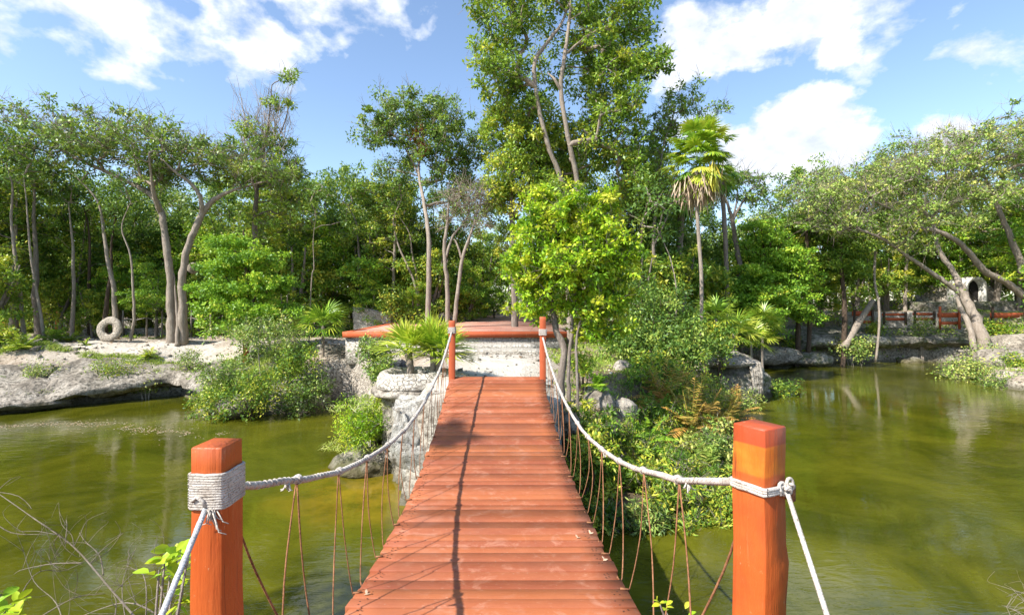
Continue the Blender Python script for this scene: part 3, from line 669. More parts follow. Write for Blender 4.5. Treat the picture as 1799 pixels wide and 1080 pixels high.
# low walls of the left woodland
boxy_rock('low_stone_wall', (-29, 27, 1.7), (-14.5, 27.5, 2.12), M['masonry_white'], 'long low pale stone wall running through the woodland behind the stone ring', 'low wall', 22, .05)
boxy_rock('low_stone_wall', (-20.5, 22.6, 1.4), (-15.0, 23.0, 1.95), M['masonry'], 'shorter low wall just behind the leaning stone ring', 'low wall', 16, .05)
boxy_rock('low_stone_wall', (-13.0, 24.0, 1.5), (-8.2, 24.5, 2.1), M['masonry_white'], 'low pale wall right of the twin trunk tree', 'low wall', 16, .05)
boxy_rock('low_stone_wall', (-2.2, 37, 1.9), (2.4, 37.5, 2.5), M['masonry_white'], 'low pale wall at the end of the path beyond the terrace', 'low wall', 10, .05)
# stone ring
rc = W(193, 590, 18.6); ring = empty('stone_ring', (rc[0], rc[1], gz(rc[0], rc[1])), 'large round stone ring with a hole standing on edge on the left bank', 'stone ring')
g = Geo(); A_, B_ = 48, 14; Rr = .335
for s_, rr_ in ((0, .15),):
    th = np.linspace(0, 2*PI, A_, endpoint=False); ph = np.linspace(0, 2*PI, B_, endpoint=False); TH, PH = np.meshgrid(th, ph, indexing='ij')
    V = np.stack([(Rr + .145 * np.cos(PH)) * np.cos(TH), .09 * np.sin(PH), (Rr + .145 * np.cos(PH)) * np.sin(TH)], -1).reshape(-1, 3)
    V += np.stack([noise3(V + 5, 5, 3)] * 3, 1) * .02; V[:, 1] += .18 * V[:, 2]
    V += rc + np.array([0, 0, 0]); V[:, 2] += gz(rc[0], rc[1]) + .46 - rc[2]
    i = np.arange(A_)[:, None]; j = np.arange(B_)[None]; Qr = np.stack([i * B_ + j, i * B_ + (j + 1) % B_, ((i + 1) % A_) * B_ + (j + 1) % B_, ((i + 1) % A_) * B_ + j], -1).reshape(-1, 4)
    mesh_obj('ring', V, Qr, M['masonry_ring'], ring)
for (px, py, d, r, lab) in [(1052, 702, 9.6, (.34, .3, .28), 'pale boulder beside the lime green tree trunk'),
        (1092, 716, 9.9, (.30, .28, .28), 'speckled brown and white boulder right of the pale boulder'),
        (1062, 745, 8.8, (.2, .2, .15), 'small pale boulder low among the ferns under the tree'),
        (1095, 650, 12.5, (.35, .3, .3), 'grey boulder in the shade behind the ferns'),
        (1765, 640, 20.5, (1.3, .8, .75), 'broad grey boulder on the right hand bank'),
        (1785, 605, 23, (1.2, .9, .6), 'pale angular rock behind the broad grey boulder'),
        (420, 712, 13.5, (.6, .4, .35), 'pale boulder showing among the bank shrubs'),
        (1360, 622, 23.5, (1.2, .8, .5), 'pale low rock on the far shore left of the leaning log'),
        (1425, 628, 24.3, (1.1, .6, .4), 'low rock at the waterline of the far shore'),
        (1600, 634, 25.6, (.7, .5, .3), 'dark wet rock inside the mouth of the cave'),
        (1688, 628, 25.6, (.8, .5, .3), 'dark wet rock at the right end of the cave'),
        (1000, 735, 8.3, (.18, .2, .2), 'whitish rock just right of the bridge end')]:
    p = W(px, py, d); o = rock_mesh('boulder', p - np.array([0, 0, .08]), r, R1, M['rock'] if d < 24 else M['rock_moss'])
    tag(o, lab, 'boulder')
# mossy rock mound with trickling water
mp_ = W(1300, 690, 16.2)
mr = empty('mossy_outcrop', (mp_[0], mp_[1], 0), 'mossy overhanging rock outcrop at the waters edge with a white mineral streak', 'rock')
rock_mesh('rock_body', W(1295, 668, 16.2), (.95, .8, .85), R1, M['rock_moss'], .2, 5, mr)
rock_mesh('rock_lip', W(1285, 636, 15.9), (.85, .6, .18), R1, M['rock'], .25, 4, mr)
g = Geo()
for q in range(5):
    x0 = 1318 + q * 4; tube(g, [W(x0, 636, 15.35), W(x0 + 4, 655, 15.3), W(x0 + 8 - q, 680, 15.3), W(x0 + 8, 697, 15.35)], [.05, .06, .05, .06], 5, wob=.2)
g.obj('mineral_streak', M['rock_white'], mr)
print('rocks done')

# ------------------------------------------------------------------ bridge
BR = empty('rope_bridge', (-.04, .9, 1.9), 'red plank footbridge with white rope handrails hung from orange posts', 'footbridge')
def bc(y): return -.035 - .028 * y
def dz(y): return CAMZ - 1.715 + .043 * (y - 4.3)**2
g = Geo(); Rb = np.random.default_rng(5); y = .35
while y < 7.74:
    w = Rb.choice([.095, .105, .12, .135]); 
    if y + w > 7.72: w = 7.76 - y
    ye = y + w - Rb.choice([.0012, .002, .003, .005, .008, .011], p=[.25, .25, .2, .15, .1, .05]); xo = Rb.normal() * .006; x1 = Rb.normal() * .006; t0 = Rb.normal() * .0022
    c = bc(y); hw = .75
    z0, z1 = dz(y) + t0, dz(ye) + t0; ns = 10
    xs = np.linspace(c - hw + xo, c + hw + x1, ns); wobb = np.cumsum(Rb.normal(size=ns)) * .0009; w2 = np.cumsum(Rb.normal(size=ns)) * .0009
    warp = Rb.normal() * .003 * np.linspace(-1, 1, ns)**2
    rows = []
    bv = .0012; cup = Rb.normal() * .0012
    for (yy, zz, wv_) in ((y + .002, z0 - .035, wobb), (y, z0 - bv, wobb), (y + bv, z0 + cup, wobb), (ye - bv, z1 - cup, w2), (ye, z1 - bv, w2), (ye - .002, z1 - .035, w2)):
        rows.append(np.stack([xs, np.full(ns, yy) + wv_, np.full(ns, zz) + warp], 1))
    V = np.concatenate(rows); i = np.arange(5)[:, None] * ns; j = np.arange(ns - 1)[None]
    Qp = np.stack([i + j, i + j + 1, i + ns + j + 1, i + ns + j], -1).reshape(-1, 4)
    ends = [[0, ns, 4*ns, 5*ns], [ns, 2*ns, 3*ns, 4*ns], [ns-1, 6*ns-1, 5*ns-1, 2*ns-1], [2*ns-1, 5*ns-1, 4*ns-1, 3*ns-1]]
    g.add(V, np.vstack([Qp, ends]), float(Rb.random()))
    for sx_ in (-.69, -.665, .665, .69):
        for fy in (.3, .72):
            cx_, cy_ = c + sx_ + Rb.normal() * .006, y + w * fy + Rb.normal() * .006; r_ = .0055; cz_ = z0 + (z1 - z0) * fy + .0022
            g.add([(cx_ + r_ * math.cos(a_), cy_ + r_ * math.sin(a_), cz_ + (z1 - z0) / w * r_ * math.sin(a_)) for a_ in np.arange(6) * PI / 3], [[0, 1, 2, 3], [0, 3, 4, 5]], 2.0)
    y += w
deck = g.obj('deck', M['deck'], BR)
for sx in (-.55, .55):
    g = Geo(); yy = np.linspace(.3, 7.9, 24); tube(g, np.stack([bc(yy) + sx, yy, dz(yy) - .05], 1), .012, 6); g.obj('support_cable', M['rope_grey'], BR)
def rope_xz(side):
    if side < 0: return (lambda y: -.955 + 0 * y), (lambda y: CAMZ - 1.135 + .064 * (y - 4.45)**2)
    return (lambda y: .80 - .0509 * (y - 1.55)), (lambda y: CAMZ - 1.185 + .066 * (y - 4.6)**2)
def post(cx, cy, w, d, ztop, zbot, rot, mat_, flare=1.08, nick=0, lab=None):
    e = Geo(); N = 26; zs = np.linspace(zbot, ztop - .004, N)
    ring_ = []
    base8 = np.array([(-1, -.95), (-.95, -1), (.95, -1), (1, -.95), (1, .95), (.95, 1), (-.95, 1), (-1, .95)]) * .5
    for z in zs:
        f = 1 + (flare - 1) * (ztop - z) / 1.0
        q = base8 * [w * f, d * f]
        q = q + np.array([noise3(np.array([[cx, cy, z * 3 + 7]]), 1.5, 2)[0], noise3(np.array([[cx + 5, cy, z * 3]]), 1.5, 2)[0]]) * .006
        if nick:
            q = q.copy(); b = math.exp(-((z - 2.34) / .05)**2) * .010 - math.exp(-((z - 2.44) / .03)**2) * .006
            q[3:5, 0] += b; q[2:4, 1] -= b * .5
        ring_.append(q)
    q = base8 * [w * .965, d * .965]; ring_.append(q); zs = np.append(zs, ztop)
    ca, sa = math.cos(rot), math.sin(rot)
    V = np.array([[cx + q[0] * ca - q[1] * sa, cy + q[0] * sa + q[1] * ca, z] for qq, z in zip(ring_, zs) for q in qq])
    m_ = len(zs); i = np.arange(m_ - 1)[:, None] * 8; j = np.arange(8)[None]; k = (j + 1) % 8
    Qp = np.stack([i + j, i + k, i + 8 + k, i + 8 + j], -1).reshape(-1, 4); tt = (m_ - 1) * 8
    Qp = np.vstack([Qp, [[tt, tt+1, tt+2, tt+3], [tt, tt+3, tt+4, tt+7], [tt+4, tt+5, tt+6, tt+7]]])
    e.add(V, Qp); o = e.obj('post', mat_, BR)
    if lab: o['label'] = lab
    return o
def coil(cx, cy, w, d, zs, r, rot, mat_, parent, R, name='rope_wrapping', slope=0):
    g = Geo(); pts = []
    cs = np.array([(-1, -1), (1, -1), (1, 1), (-1, 1)]) * .5
    ca, sa = math.cos(rot), math.sin(rot)
    for z in zs:
        pts = []
        for kx in range(4):
            a, b = cs[kx], cs[(kx + 1) % 4]
            for q in np.linspace(.05, .95, 5):
                c = a + (b - a) * q; rr = 1 + .10 * (0 if .1 < q < .9 else -1) * .35
                x_, y_ = c[0] * (w + 2 * r) * rr, c[1] * (d + 2 * r) * rr
                pts.append([cx + x_ * ca - y_ * sa, cy + x_ * sa + y_ * ca, z + slope * x_ + R.normal() * .0010])
        pts.append(pts[0]); tube(g, pts, r * (1 + R.normal() * .05), 7, cap=False)
    return g.obj(name, mat_, parent, smooth=True)
def frays(g, p, R, n=7, L=.05, r=.0012, side=0):
    for q in range(n):
        a = np.array(p) + R.normal(size=3) * .004; b = a + np.array([R.normal() * .3 + side, R.normal() * .2, -.8]) * L * (.5 + R.random()); c = b + np.array([R.normal() * .6 + side * 1.6, 0, -.3]) * L * .4
        tube(g, [a, b, c], [r * 1.8, r * 1.4, r], 5)
# near left post
P1 = post(-.945, 1.555, .098, .108, 2.748, 1.25, math.radians(-2), M['post_paint'], 1.09, lab='near left post wrapped in a thick band of white rope')
zs = np.arange(2.562, 2.672, .0079); coil(-.946, 1.555, .102, .112, zs, .0052, math.radians(-2), M['rope'], P1, Rb)
g = Geo(); tube(g, [(-.985, 1.49, 2.585), (-.97, 1.488, 2.60), (-.95, 1.488, 2.588), (-.945, 1.49, 2.57)], .006, 6); frays(g, (-.925, 1.492, 2.565), Rb, 16, .05, .0013, .12)
g.obj('frayed_knot', M['rope'], P1)
P2 = post(.806, 1.5785, .112, .112, 2.80, 1.25, math.radians(30), M['post_paint_banded'], 1.05, 1, lab='near right post with an orange yellow band below its red top')
coil(.806, 1.5785, .115, .115, [2.598, 2.606, 2.614], .0062, math.radians(30), M['rope'], P2, Rb, slope=-.03)
g = Geo()
for q in range(7):
    a0 = Rb.random() * 6; cx, cy, cz = .872 + Rb.normal() * .010, 1.535 + Rb.normal() * .006, 2.604 + Rb.normal() * .012
    tube(g, [(cx + .013 * math.cos(a0 + u), cy + .008 * math.sin(u), cz + .013 * math.sin(a0 + u)) for u in np.linspace(0, 5, 9)], .0055, 6)
g.obj('rope_knot', M['rope'], P2, True)
g = Geo(); box(g, (.886, 1.548, 2.560), (.900, 1.60, 2.612), rot=math.radians(30)); g.obj('eye_bolt', M['cord'], P2)
# far posts
P3 = post(-.955, 7.70, .095, .095, 2.90, 1.7, 0, M['trim'], 1.0, lab='far left post with a white rope collar')
P4 = post(.490, 7.70, .095, .095, 2.96, 1.7, 0, M['trim'], 1.0, lab='far right post in the shade of the lime green tree')
for P_, cx, zc in ((P3, -.955, 2.75), (P4, .490, 2.72)):
    coil(cx, 7.70, .098, .098, np.arange(zc - .045, zc + .04, .012), .007, 0, M['rope'], P_, Rb)
# handrail ropes, knots and hangers
for side in (-1, 1):
    fx, fz = rope_xz(side); yy = np.linspace(1.60, 7.66, 90); Pn = np.stack([fx(yy), yy, fz(yy)], 1)
    # keep the ends on the posts
    if side > 0: Pn[:, 2] += np.interp(yy, [1.6, 3.0, 7.66], [.0, 0, 0])
    seg = np.floor(yy / .11).astype(int); rad = .0125 + .0035 * (Rb.random(200)**2)[seg % 200]
    Pn[:, 2] += np.interp(yy, np.linspace(1.6, 7.66, 30), Rb.normal(size=30) * .004)
    g = Geo(); tube(g, Pn, rad, 9, wob=.09)
    # spiral wrap yarn
    u = np.linspace(0, 1, 2400); yb = 1.62 + u * 6.0; ang = u * 2 * PI * 150
    tube(g, np.stack([fx(yb) + .0135 * np.cos(ang), yb, np.interp(yb, yy, Pn[:, 2]) + .0135 * np.sin(ang)], 1), .003, 4)
    rope = g.obj('handrail_rope', M['rope'], BR, True)
    rope['label'] = 'left white wrapped handrail rope' if side < 0 else 'right white wrapped handrail rope'
    knots = list(np.arange(2.15, 7.4, .52)) if side < 0 else list(np.arange(2.22, 7.4, .50))
    for kk, ky in enumerate(knots):
        kp = np.array([fx(ky), ky, np.interp(ky, yy, Pn[:, 2])])
        g = Geo()
        for q in range(3):
            tube(g, [kp + np.array([.019 * math.cos(a), (q - 1) * .009 + .003 * a, .019 * math.sin(a)]) for a in np.linspace(0, 2*PI, 9)], .005, 5)
        g.obj('knot', M['rope'], rope)
        if kk % 3 == 0 and ky < 5: g = Geo(); frays(g, (fx(ky - .1), ky - .1, np.interp(ky - .1, yy, Pn[:, 2]) - .008), Rb, 9, .03, .0022); g.obj('frayed_end', M['rope'], rope)['kind'] = 'stuff'
        for off in (-.36, -.02):
            by = ky + off + Rb.normal() * .025
            if by < 1.3 or by > 7.6: continue
            bx = bc(by) + side * .765; bz = dz(by) - .02
            g = Geo(); top = kp + np.array([0, off * .03, -.012]); mid = (top + np.array([bx, by, bz])) / 2 + np.array([side * (.004 + .02 * abs(Rb.normal())), .012 * Rb.normal(), -.01])
            tube(g, smooth_line([top, mid, (bx, by, bz + .02), (bx - side * .03, by, bz + .026)], 4), (.0032 + .0009 * Rb.random()), 6, wob=.12); h_ = g.obj('hanger_cord', M['cord'], BR, True)
            if off == -.02:
                g = Geo(); tube(g, [(bx - side * .005, by - .01, bz + .028), (bx - side * .05, by, bz + .027)], .006, 5); g.obj('deck_loop', M['cord'], h_)
    # cord at the near post
    g = Geo(); by = 1.98; tube(g, smooth_line([(fx(1.62), 1.62, float(fz(np.array(1.62))) - .015), (fx(1.8), 1.8, 2.2), (bc(by) + side * .765, by, dz(by))], 5), .0045, 6); g.obj('hanger_cord', M['cord'], BR, True)
g = Geo(); a = np.array([-.945, 1.492, 2.56]); b = np.array([-.905, 1.25, 2.39]); c = a + (b - a) * 5.2; c[2] -= .1
tube(g, [a, b, (a + c) / 2, c], .0078, 8)
u = np.linspace(0, 1, 700); ln = np.array([np.interp(u, [0, .19, .5, 1], q) for q in zip(a, b, (a + c) / 2, c)]).T
for ph in (0, 2.1, 4.2):
    an_ = u * 2 * PI * 60 + ph; tube(g, ln + np.stack([.0052 * np.cos(an_), 0 * u, .0052 * np.sin(an_)], 1), .0042, 4)
ar = g.obj('anchor_rope', M['rope_grey'], BR, True); ar['label'] = 'grey twisted stay rope from the near left post'
g = Geo(); tube(g, [(.872, 1.528, 2.59), (.874, 1.34, 2.33), (.95, .75, 1.75), (1.0, .5, 1.5)], .0070, 8)
ln = np.array([np.interp(u, [0, .3, .75, 1], q) for q in zip((.872, 1.528, 2.59), (.874, 1.34, 2.33), (.95, .75, 1.75), (1.0, .5, 1.5))]).T
for ph in (0, 2.1, 4.2):
    an_ = u * 2 * PI * 55 + ph; tube(g, ln + np.stack([.0045 * np.cos(an_), 0 * u, .0045 * np.sin(an_)], 1), .0040, 4)
pass; ar = g.obj('anchor_rope', M['rope'], BR, True); ar['label'] = 'white stay rope from the near right post'
# dry leaves lying on the deck
Rl = np.random.default_rng(2)
for q, (px, py, lab) in enumerate([(1013, 946, 'dry leaf on the deck, farther one near the right edge'), (1060, 985, 'dry leaf on the deck nearest the right edge'), (1036, 938, 'tiny pale leaf beside the right deck edge, farthest of the three'),
                                   (640, 1046, 'pale dry leaf near the left deck edge')]):
    y_ = 3.0
    for _ in range(20): y_ = F * (CAMZ - dz(y_)) / (py - 530)
    x_ = (px - 900) / F * y_; z_ = dz(y_) + .006
    g = Geo(); blades(g, [(x_ + dx, y_ + dy, z_) for dx, dy in ((0, 0), (.01, .008))], [(1, .3, .1), (-.3, 1, .25)], .036, .016, 0, .55); o = g.obj('fallen_leaf', M['litter']); tag(o, lab, 'leaf', 'dry leaves on the bridge deck')
print('bridge done')
# ------------------------------------------------------------------ trees
def tree(name, cat, label, d, stems, blobs, seed, leaf='leaf_mid', bark='bark_grey', cl=(.5, .5, .4), n=110, size=.13, tone=.5, r_tip=.011,
         twig=0, twig_len=.5, mind=.35, asp=.5, group=None, low=.25, wig=.06, shell=.35, twig_r=.006, spread=.35, sink=.15, base_at=None):
    """stems: list of [(px,py,dd,r),...] ; blobs: (px,py,dd,rx_px,ry_px,rd,count) read off the photo and placed at distance d+dd"""
    R = np.random.default_rng(seed)
    ss = []
    for st in stems:
        P = np.array([W(a, b, d + c) for a, b, c, r in st]); ss.append([P, [q[3] for q in st]])
    b0 = ss[0][0][0]; zg = gz(b0[0], b0[1]) if base_at is None else base_at
    for P, rr in ss:
        if abs(P[0][2] - b0[2]) < .7 and (P[0][2] > zg - .3 or P[0][2] < zg): P[0][2] = zg - sink
    root = empty(name, (b0[0], b0[1], zg), label, cat, group)
    C = []
    for (px, py, dd, rx, ry, rd, k) in blobs:
        D = d + dd; c = W(px, py, D); C.append(sample_blob(c, np.array([rx / F * D, rd, ry / F * D]), k, R, mind, shell))
    C = np.concatenate(C); C = C[C[:, 2] > zg + .1]
    g = Geo(); skeleton(g, ss, C, R, r_tip, wig, twig, twig_len, twig_r, low=low)
    g.obj('trunk', M[bark], root, True)
    g = Geo(); k = np.array(cl)[None] * (.35 + .75 * R.random(len(C)))[:, None]
    leaves(g, C, k, int(n * .78), size * 1.15, R, tone, spread, asp); g.obj('crown', M[leaf], root)
    return root
def shrub(name, cat, label, c, r, seed, leaf='leaf_mid', nclump=26, n=90, size=.07, tone=.5, stems=6, cl=.3, asp=.5, twig=3, group=None, bark='twig', spread=.4, shell=.4, zg=None, twl=.25):
    R = np.random.default_rng(seed); c = np.array(c, float); r = np.array(r, float)
    zg = gz(c[0], c[1]) if zg is None else zg; zg = min(zg, c[2] - r[2] * .4)
    root = empty(name, (c[0], c[1], zg), label, cat, group)
    C = sample_blob(c, r, nclump, R, min(r) * .28, shell); C = C[C[:, 2] > zg - .1]
    ss = []
    for q in range(stems):
        a = R.random() * 6.28; e = c + np.array([math.cos(a) * r[0] * .5, math.sin(a) * r[1] * .5, r[2] * R.uniform(-.1, .5)])
        b = np.array([c[0] + math.cos(a) * r[0] * .12, c[1] + math.sin(a) * r[1] * .12, zg - .1]); ss.append([np.array([b, (b + e) / 2 + R.normal(size=3) * .05, e]), [.018, .012, .006]])
    g = Geo(); skeleton(g, ss, C, R, .0045, .08, twig, twl, .0035); g.obj('stems', M[bark], root, True)
    g = Geo(); k = np.full((len(C), 3), cl) * (.7 + .6 * R.random(len(C)))[:, None]
    leaves(g, C, k, n, size, R, tone, spread, asp); g.obj('foliage', M[leaf], root)
    return root

def fan_crown(g, c, R, nf=26, pet=.35, L=.5, nb=18, w=.05, el=(-.3, 1.4), tone=.5, droop=.35, spread=2.2, fold=.25):
    P, D, Ls, A, U = [], [], [], [], []
    Pa, Pb = [], []
    for f in range(nf):
        az = f * 2.399 + R.normal() * .2; e = el[0] + (el[1] - el[0]) * (f + .5) / nf + R.normal() * .08
        d = np.array([math.cos(az) * math.cos(e), math.sin(az) * math.cos(e), math.sin(e)])
        pl_ = pet * R.uniform(.75, 1.2); hub = c + d * pl_ + np.array([0, 0, -.12 * pl_ * (1 - math.sin(e))]); Pa.append(c); Pb.append(hub)
        side = nz(np.cross(d, [0, 0, 1.0]) + 1e-6); nrm = np.cross(side, d); ft = R.normal() * .2 + tone
        th = np.linspace(-spread / 1.0, spread / 1.0, nb) * .5 * 1.25
        for a in th:
            dd = d * math.cos(a) + side * math.sin(a) - nrm * fold * abs(math.sin(a)) + R.normal(size=3) * .04
            P.append(hub); D.append(dd); Ls.append(L * (1 - .25 * (abs(a) / 1.4)) * R.uniform(.85, 1.1)); A.append(ft + R.normal() * .12); U.append(nrm)
    blades(g, np.array(P), np.array(D), np.array(Ls), w, droop, np.clip(A, 0, 1), np.array(U), R)
    cones(g, np.array(Pa), np.array(Pb), .012 * max(1, L), .007 * max(1, L), .45)
def palm(label, base, stems, R, cat='palm', **k):
    root = empty('fan_palm', base, label, cat, k.pop('group', None)); g = Geo()
    for st in stems: tube(g, smooth_line(np.array(st['pts']), 5), st['r'], 8, wob=.08)
    g.obj('trunk', M['bark_pale'], root, True)
    g = Geo()
    for st in stems: fan_crown(g, np.array(st['pts'][-1]), R, **k)
    g.obj('crown', M['leaf_palm'], root); return root
def fern(g, c, R, nf=12, L=.6, pin=.13, w=.03, el=(.3, 1.2), tone=.5, droop=.7, npin=16):
    P, D, Ls, A = [], [], [], []; Sa, Sb = [], []
    for f in range(nf):
        az = R.random() * 6.28; e = R.uniform(*el); d = np.array([math.cos(az) * math.cos(e), math.sin(az) * math.cos(e), math.sin(e)])
        l = L * R.uniform(.6, 1.1); t = np.linspace(.08, 1, npin); pts = c + d * t[:, None] * l + np.array([0, 0, -1]) * (t[:, None]**2) * droop * l * math.cos(e) * .7
        tg = nz(np.gradient(pts, axis=0)); side = nz(np.cross(tg, [0, 0, 1.0])); ft = tone + R.normal() * .2
        Sa.append(pts[:-1]); Sb.append(pts[1:])
        for s in (-1, 1):
            P.append(pts); D.append(side * s + tg * .5 + R.normal(size=pts.shape) * .08); Ls.append(pin * np.sin(np.clip(t * .93 + .07, 0, 1) * PI) ** .6 * (l / L) + .01); A.append(np.full(npin, ft) + R.normal(size=npin) * .1)
    blades(g, np.concatenate(P), np.concatenate(D), np.concatenate(Ls), w, .25, np.clip(np.concatenate(A), 0, 1), None, R)
    cones(g, np.concatenate(Sa), np.concatenate(Sb), .004, .003, .3)
def tuft(g, c, R, n=40, L=.3, w=.012, tone=.5, sp=.12, droop=.5, sd=.45):
    N = n; P = np.array(c) + np.hstack([R.normal(size=(N, 2)) * sp, np.zeros((N, 1))]); D = np.hstack([R.normal(size=(N, 2)) * sd, np.ones((N, 1))])
    blades(g, P, D, L * R.uniform(.5, 1.15, N), w, droop, np.clip(tone + R.normal(size=N) * .18, 0, 1), None, R)

# --- big twin trunk tree on the left bank
tree('broad_tree', 'tree', 'broad sparse crowned tree with two thick pinkish trunks on the left bank', 19.0,
     [[(304, 602, 0, .24), (301, 540, 0, .17), (298, 470, 0, .15), (291, 415, 0, .135), (283, 372, 0, .13), (262, 340, .2, .11), (205, 310, .6, .085), (145, 283, .9, .07), (85, 250, 1, .05), (20, 215, 1, .03), (-30, 196, 1, .02)],
      [(322, 602, 0, .24), (321, 540, 0, .17), (322, 480, 0, .15), (334, 425, 0, .135), (352, 385, 0, .13), (370, 357, 0, .11), (392, 342, 0, .08), (425, 330, 0, .05), (470, 318, 0, .03)],
      [(357, 378, 0, .10), (352, 345, -.3, .085), (335, 322, -.5, .07), (312, 305, -.8, .05), (290, 285, -1, .03)],
      [(283, 375, 0, .10), (272, 345, -.6, .08), (266, 310, -1.0, .05), (262, 270, -1.4, .03)],
      [(312, 600, -.25, .10), (313, 570, -.12, .07), (310, 530, -.02, .05), (306, 480, .0, .02)]],
     [(30, 245, 1, 75, 38, 2.0, 26), (120, 240, .6, 80, 40, 2.2, 34), (215, 250, .3, 75, 48, 2.2, 44), (300, 262, 0, 80, 50, 2.2, 50), (390, 270, 0, 60, 30, 1.6, 18), (455, 305, 0, 42, 22, 1.0, 16), (250, 205, 0, 60, 18, 1.2, 7), (60, 200, 1, 70, 20, 1.2, 8), (60, 300, .8, 60, 25, 1.5, 12), (265, 310, 0, 50, 22, 1.2, 14)],
     101, 'leaf_olive', 'bark_pale', (.5, .5, .30), 85, .125, .50, .013, twig=7, twig_len=.75, mind=.4, low=.55, wig=.09, twig_r=.009)
# --- bare topped tree right of it
tree('bare_topped_tree', 'tree', 'tall thin tree with leafless twigs at its top behind the bright layered tree', 21.0,
     [[(447, 590, 0, .16), (446, 500, 0, .13), (448, 400, 0, .11), (452, 330, 0, .09), (462, 270, 0, .06), (473, 210, 0, .04), (478, 150, 0, .02)], [(452, 340, 0, .06), (435, 290, .2, .04), (425, 240, .3, .02)], [(460, 280, 0, .05), (495, 230, 0, .03), (512, 170, 0, .015)]],
     [(430, 290, 0, 60, 45, 1.6, 34), (495, 300, 0, 50, 48, 1.6, 32), (400, 320, 0, 40, 22, 1.2, 14), (470, 380, 0, 70, 40, 1.6, 26), (520, 350, 0, 45, 30, 1.4, 16), (468, 245, 0, 48, 26, 1.4, 22), (515, 138, 0, 18, 8, .4, 4), (500, 182, 0, 26, 10, .4, 7)],
     102, 'leaf_mid', 'bark_grey', (.42, .42, .26), 90, .115, .62, .010, twig=6, twig_len=.7, twig_r=.008)
R2 = np.random.default_rng(51)
bt = [o for o in COL.objects if o.name == 'bare_topped_tree'][0]; g = Geo()
for q in range(60):
    a = W(R2.uniform(425, 505), R2.uniform(225, 300), 21 + R2.normal() * .5); b = W(R2.uniform(400, 520), R2.uniform(130, 215), 21 + R2.normal()); m_ = (a + b) / 2 + R2.normal(size=3) * .28
    tube(g, [a, m_, b], [.016, .010, .004], 4, cap=False); cones(g, np.repeat([m_], 5, 0), m_ + nz(R2.normal(size=(5, 3)) + [0, 0, 1]) * .5, .006, .003)
g.obj('bare_twigs', M['twig'], bt)
# --- layered bright bush tree
tree('layered_tree', 'tree', 'bright green bushy tree with layered boughs standing right of the twin trunks', 17.2,
     [[(432, 605, 0, .12), (432, 540, 0, .10), (434, 480, 0, .08), (430, 430, 0, .05), (428, 405, 0, .02)]],
     [(400, 425, -.3, 45, 14, .8, 18), (445, 455, -.5, 60, 16, 1.0, 26), (378, 470, -.4, 42, 14, 1.0, 18), (480, 500, -.5, 48, 18, 1.1, 24), (400, 510, -.8, 66, 18, 1.2, 32), (440, 545, -1, 90, 18, 1.3, 40), (375, 540, -.6, 40, 20, 1, 18), (470, 575, -.8, 50, 16, 1.1, 18), (430, 490, .5, 70, 70, .9, 60), (395, 575, -.4, 55, 14, .9, 18)],
     103, 'leaf_bright', 'bark_brown', (.36, .36, .17), 150, .085, .46, .008, mind=.18, asp=.55, spread=.45)
# --- dark-leaved tree left of centre
tree('red_tinged_tree', 'tree', 'dark open crowned tree with a reddish patch of dead leaves left of the tallest trees', 20.5,
     [[(752, 566, -2.2, .12), (754, 470, -2.2, .105), (752, 400, -2, .09), (744, 350, -1, .075), (736, 300, 0, .06), (742, 240, 0, .04), (750, 200, 0, .02)], [(737, 310, 0, .05), (715, 265, 0, .035), (690, 235, 0, .02)]],
     [(700, 200, 0, 62, 30, 1.6, 34), (765, 195, 0, 60, 34, 1.8, 36), (665, 235, 0, 38, 34, 1.2, 18), (735, 245, 0, 65, 40, 1.6, 36), (790, 260, 0, 45, 60, 1.6, 40), (700, 290, .5, 45, 24, 1.2, 14), (800, 320, 0, 55, 45, 1.6, 34), (850, 260, .6, 35, 60, 1.2, 26)],
     104, 'leaf_dark', 'bark_pale', (.42, .42, .3), 105, .115, .62, .010, twig=4, twig_len=.55, twig_r=.008)
R2 = np.random.default_rng(52); rt = [o for o in COL.objects if o.name == 'red_tinged_tree'][0]; g = Geo()
leaves(g, sample_blob(W(738, 240, 20.0), np.array([.6, .4, .55]), 9, R2), (.28, .25, .25), 60, .11, R2, .6); g.obj('dead_leaves', leafmat('leaf_red', [(0, (.10, .03, .015)), (.6, (.24, .075, .03)), (1, (.34, .14, .06))], .2), rt)
# --- pale bare twin trunks behind the terrace
tree('bare_tree', 'tree', 'pale forked tree with leafless upper twigs rising from behind the terrace edge', 18.5,
     [[(787, 568, 0, .10), (786, 500, 0, .09), (781, 440, 0, .08), (786, 395, 0, .06), (790, 350, 0, .03), (800, 320, 0, .015)], [(799, 568, 0, .09), (806, 500, 0, .08), (814, 450, 0, .07), (828, 410, 0, .055), (840, 370, 0, .03), (850, 330, 0, .015)],
      [(784, 452, 0, .06), (796, 415, .1, .05), (815, 392, .2, .035), (830, 360, .2, .02)], [(812, 455, 0, .05), (804, 430, 0, .04), (798, 420, 0, .02)]],
     [(810, 350, 0, 34, 26, .9, 16), (845, 350, 0, 26, 26, .9, 12), (835, 390, 0, 30, 20, .8, 9), (785, 380, 0, 16, 20, .6, 5)],
     105, 'leaf_olive', 'bark_pale', (.3, .3, .2), 12, .10, .5, .010, twig=12, twig_len=.6, twig_r=.009, low=.4)
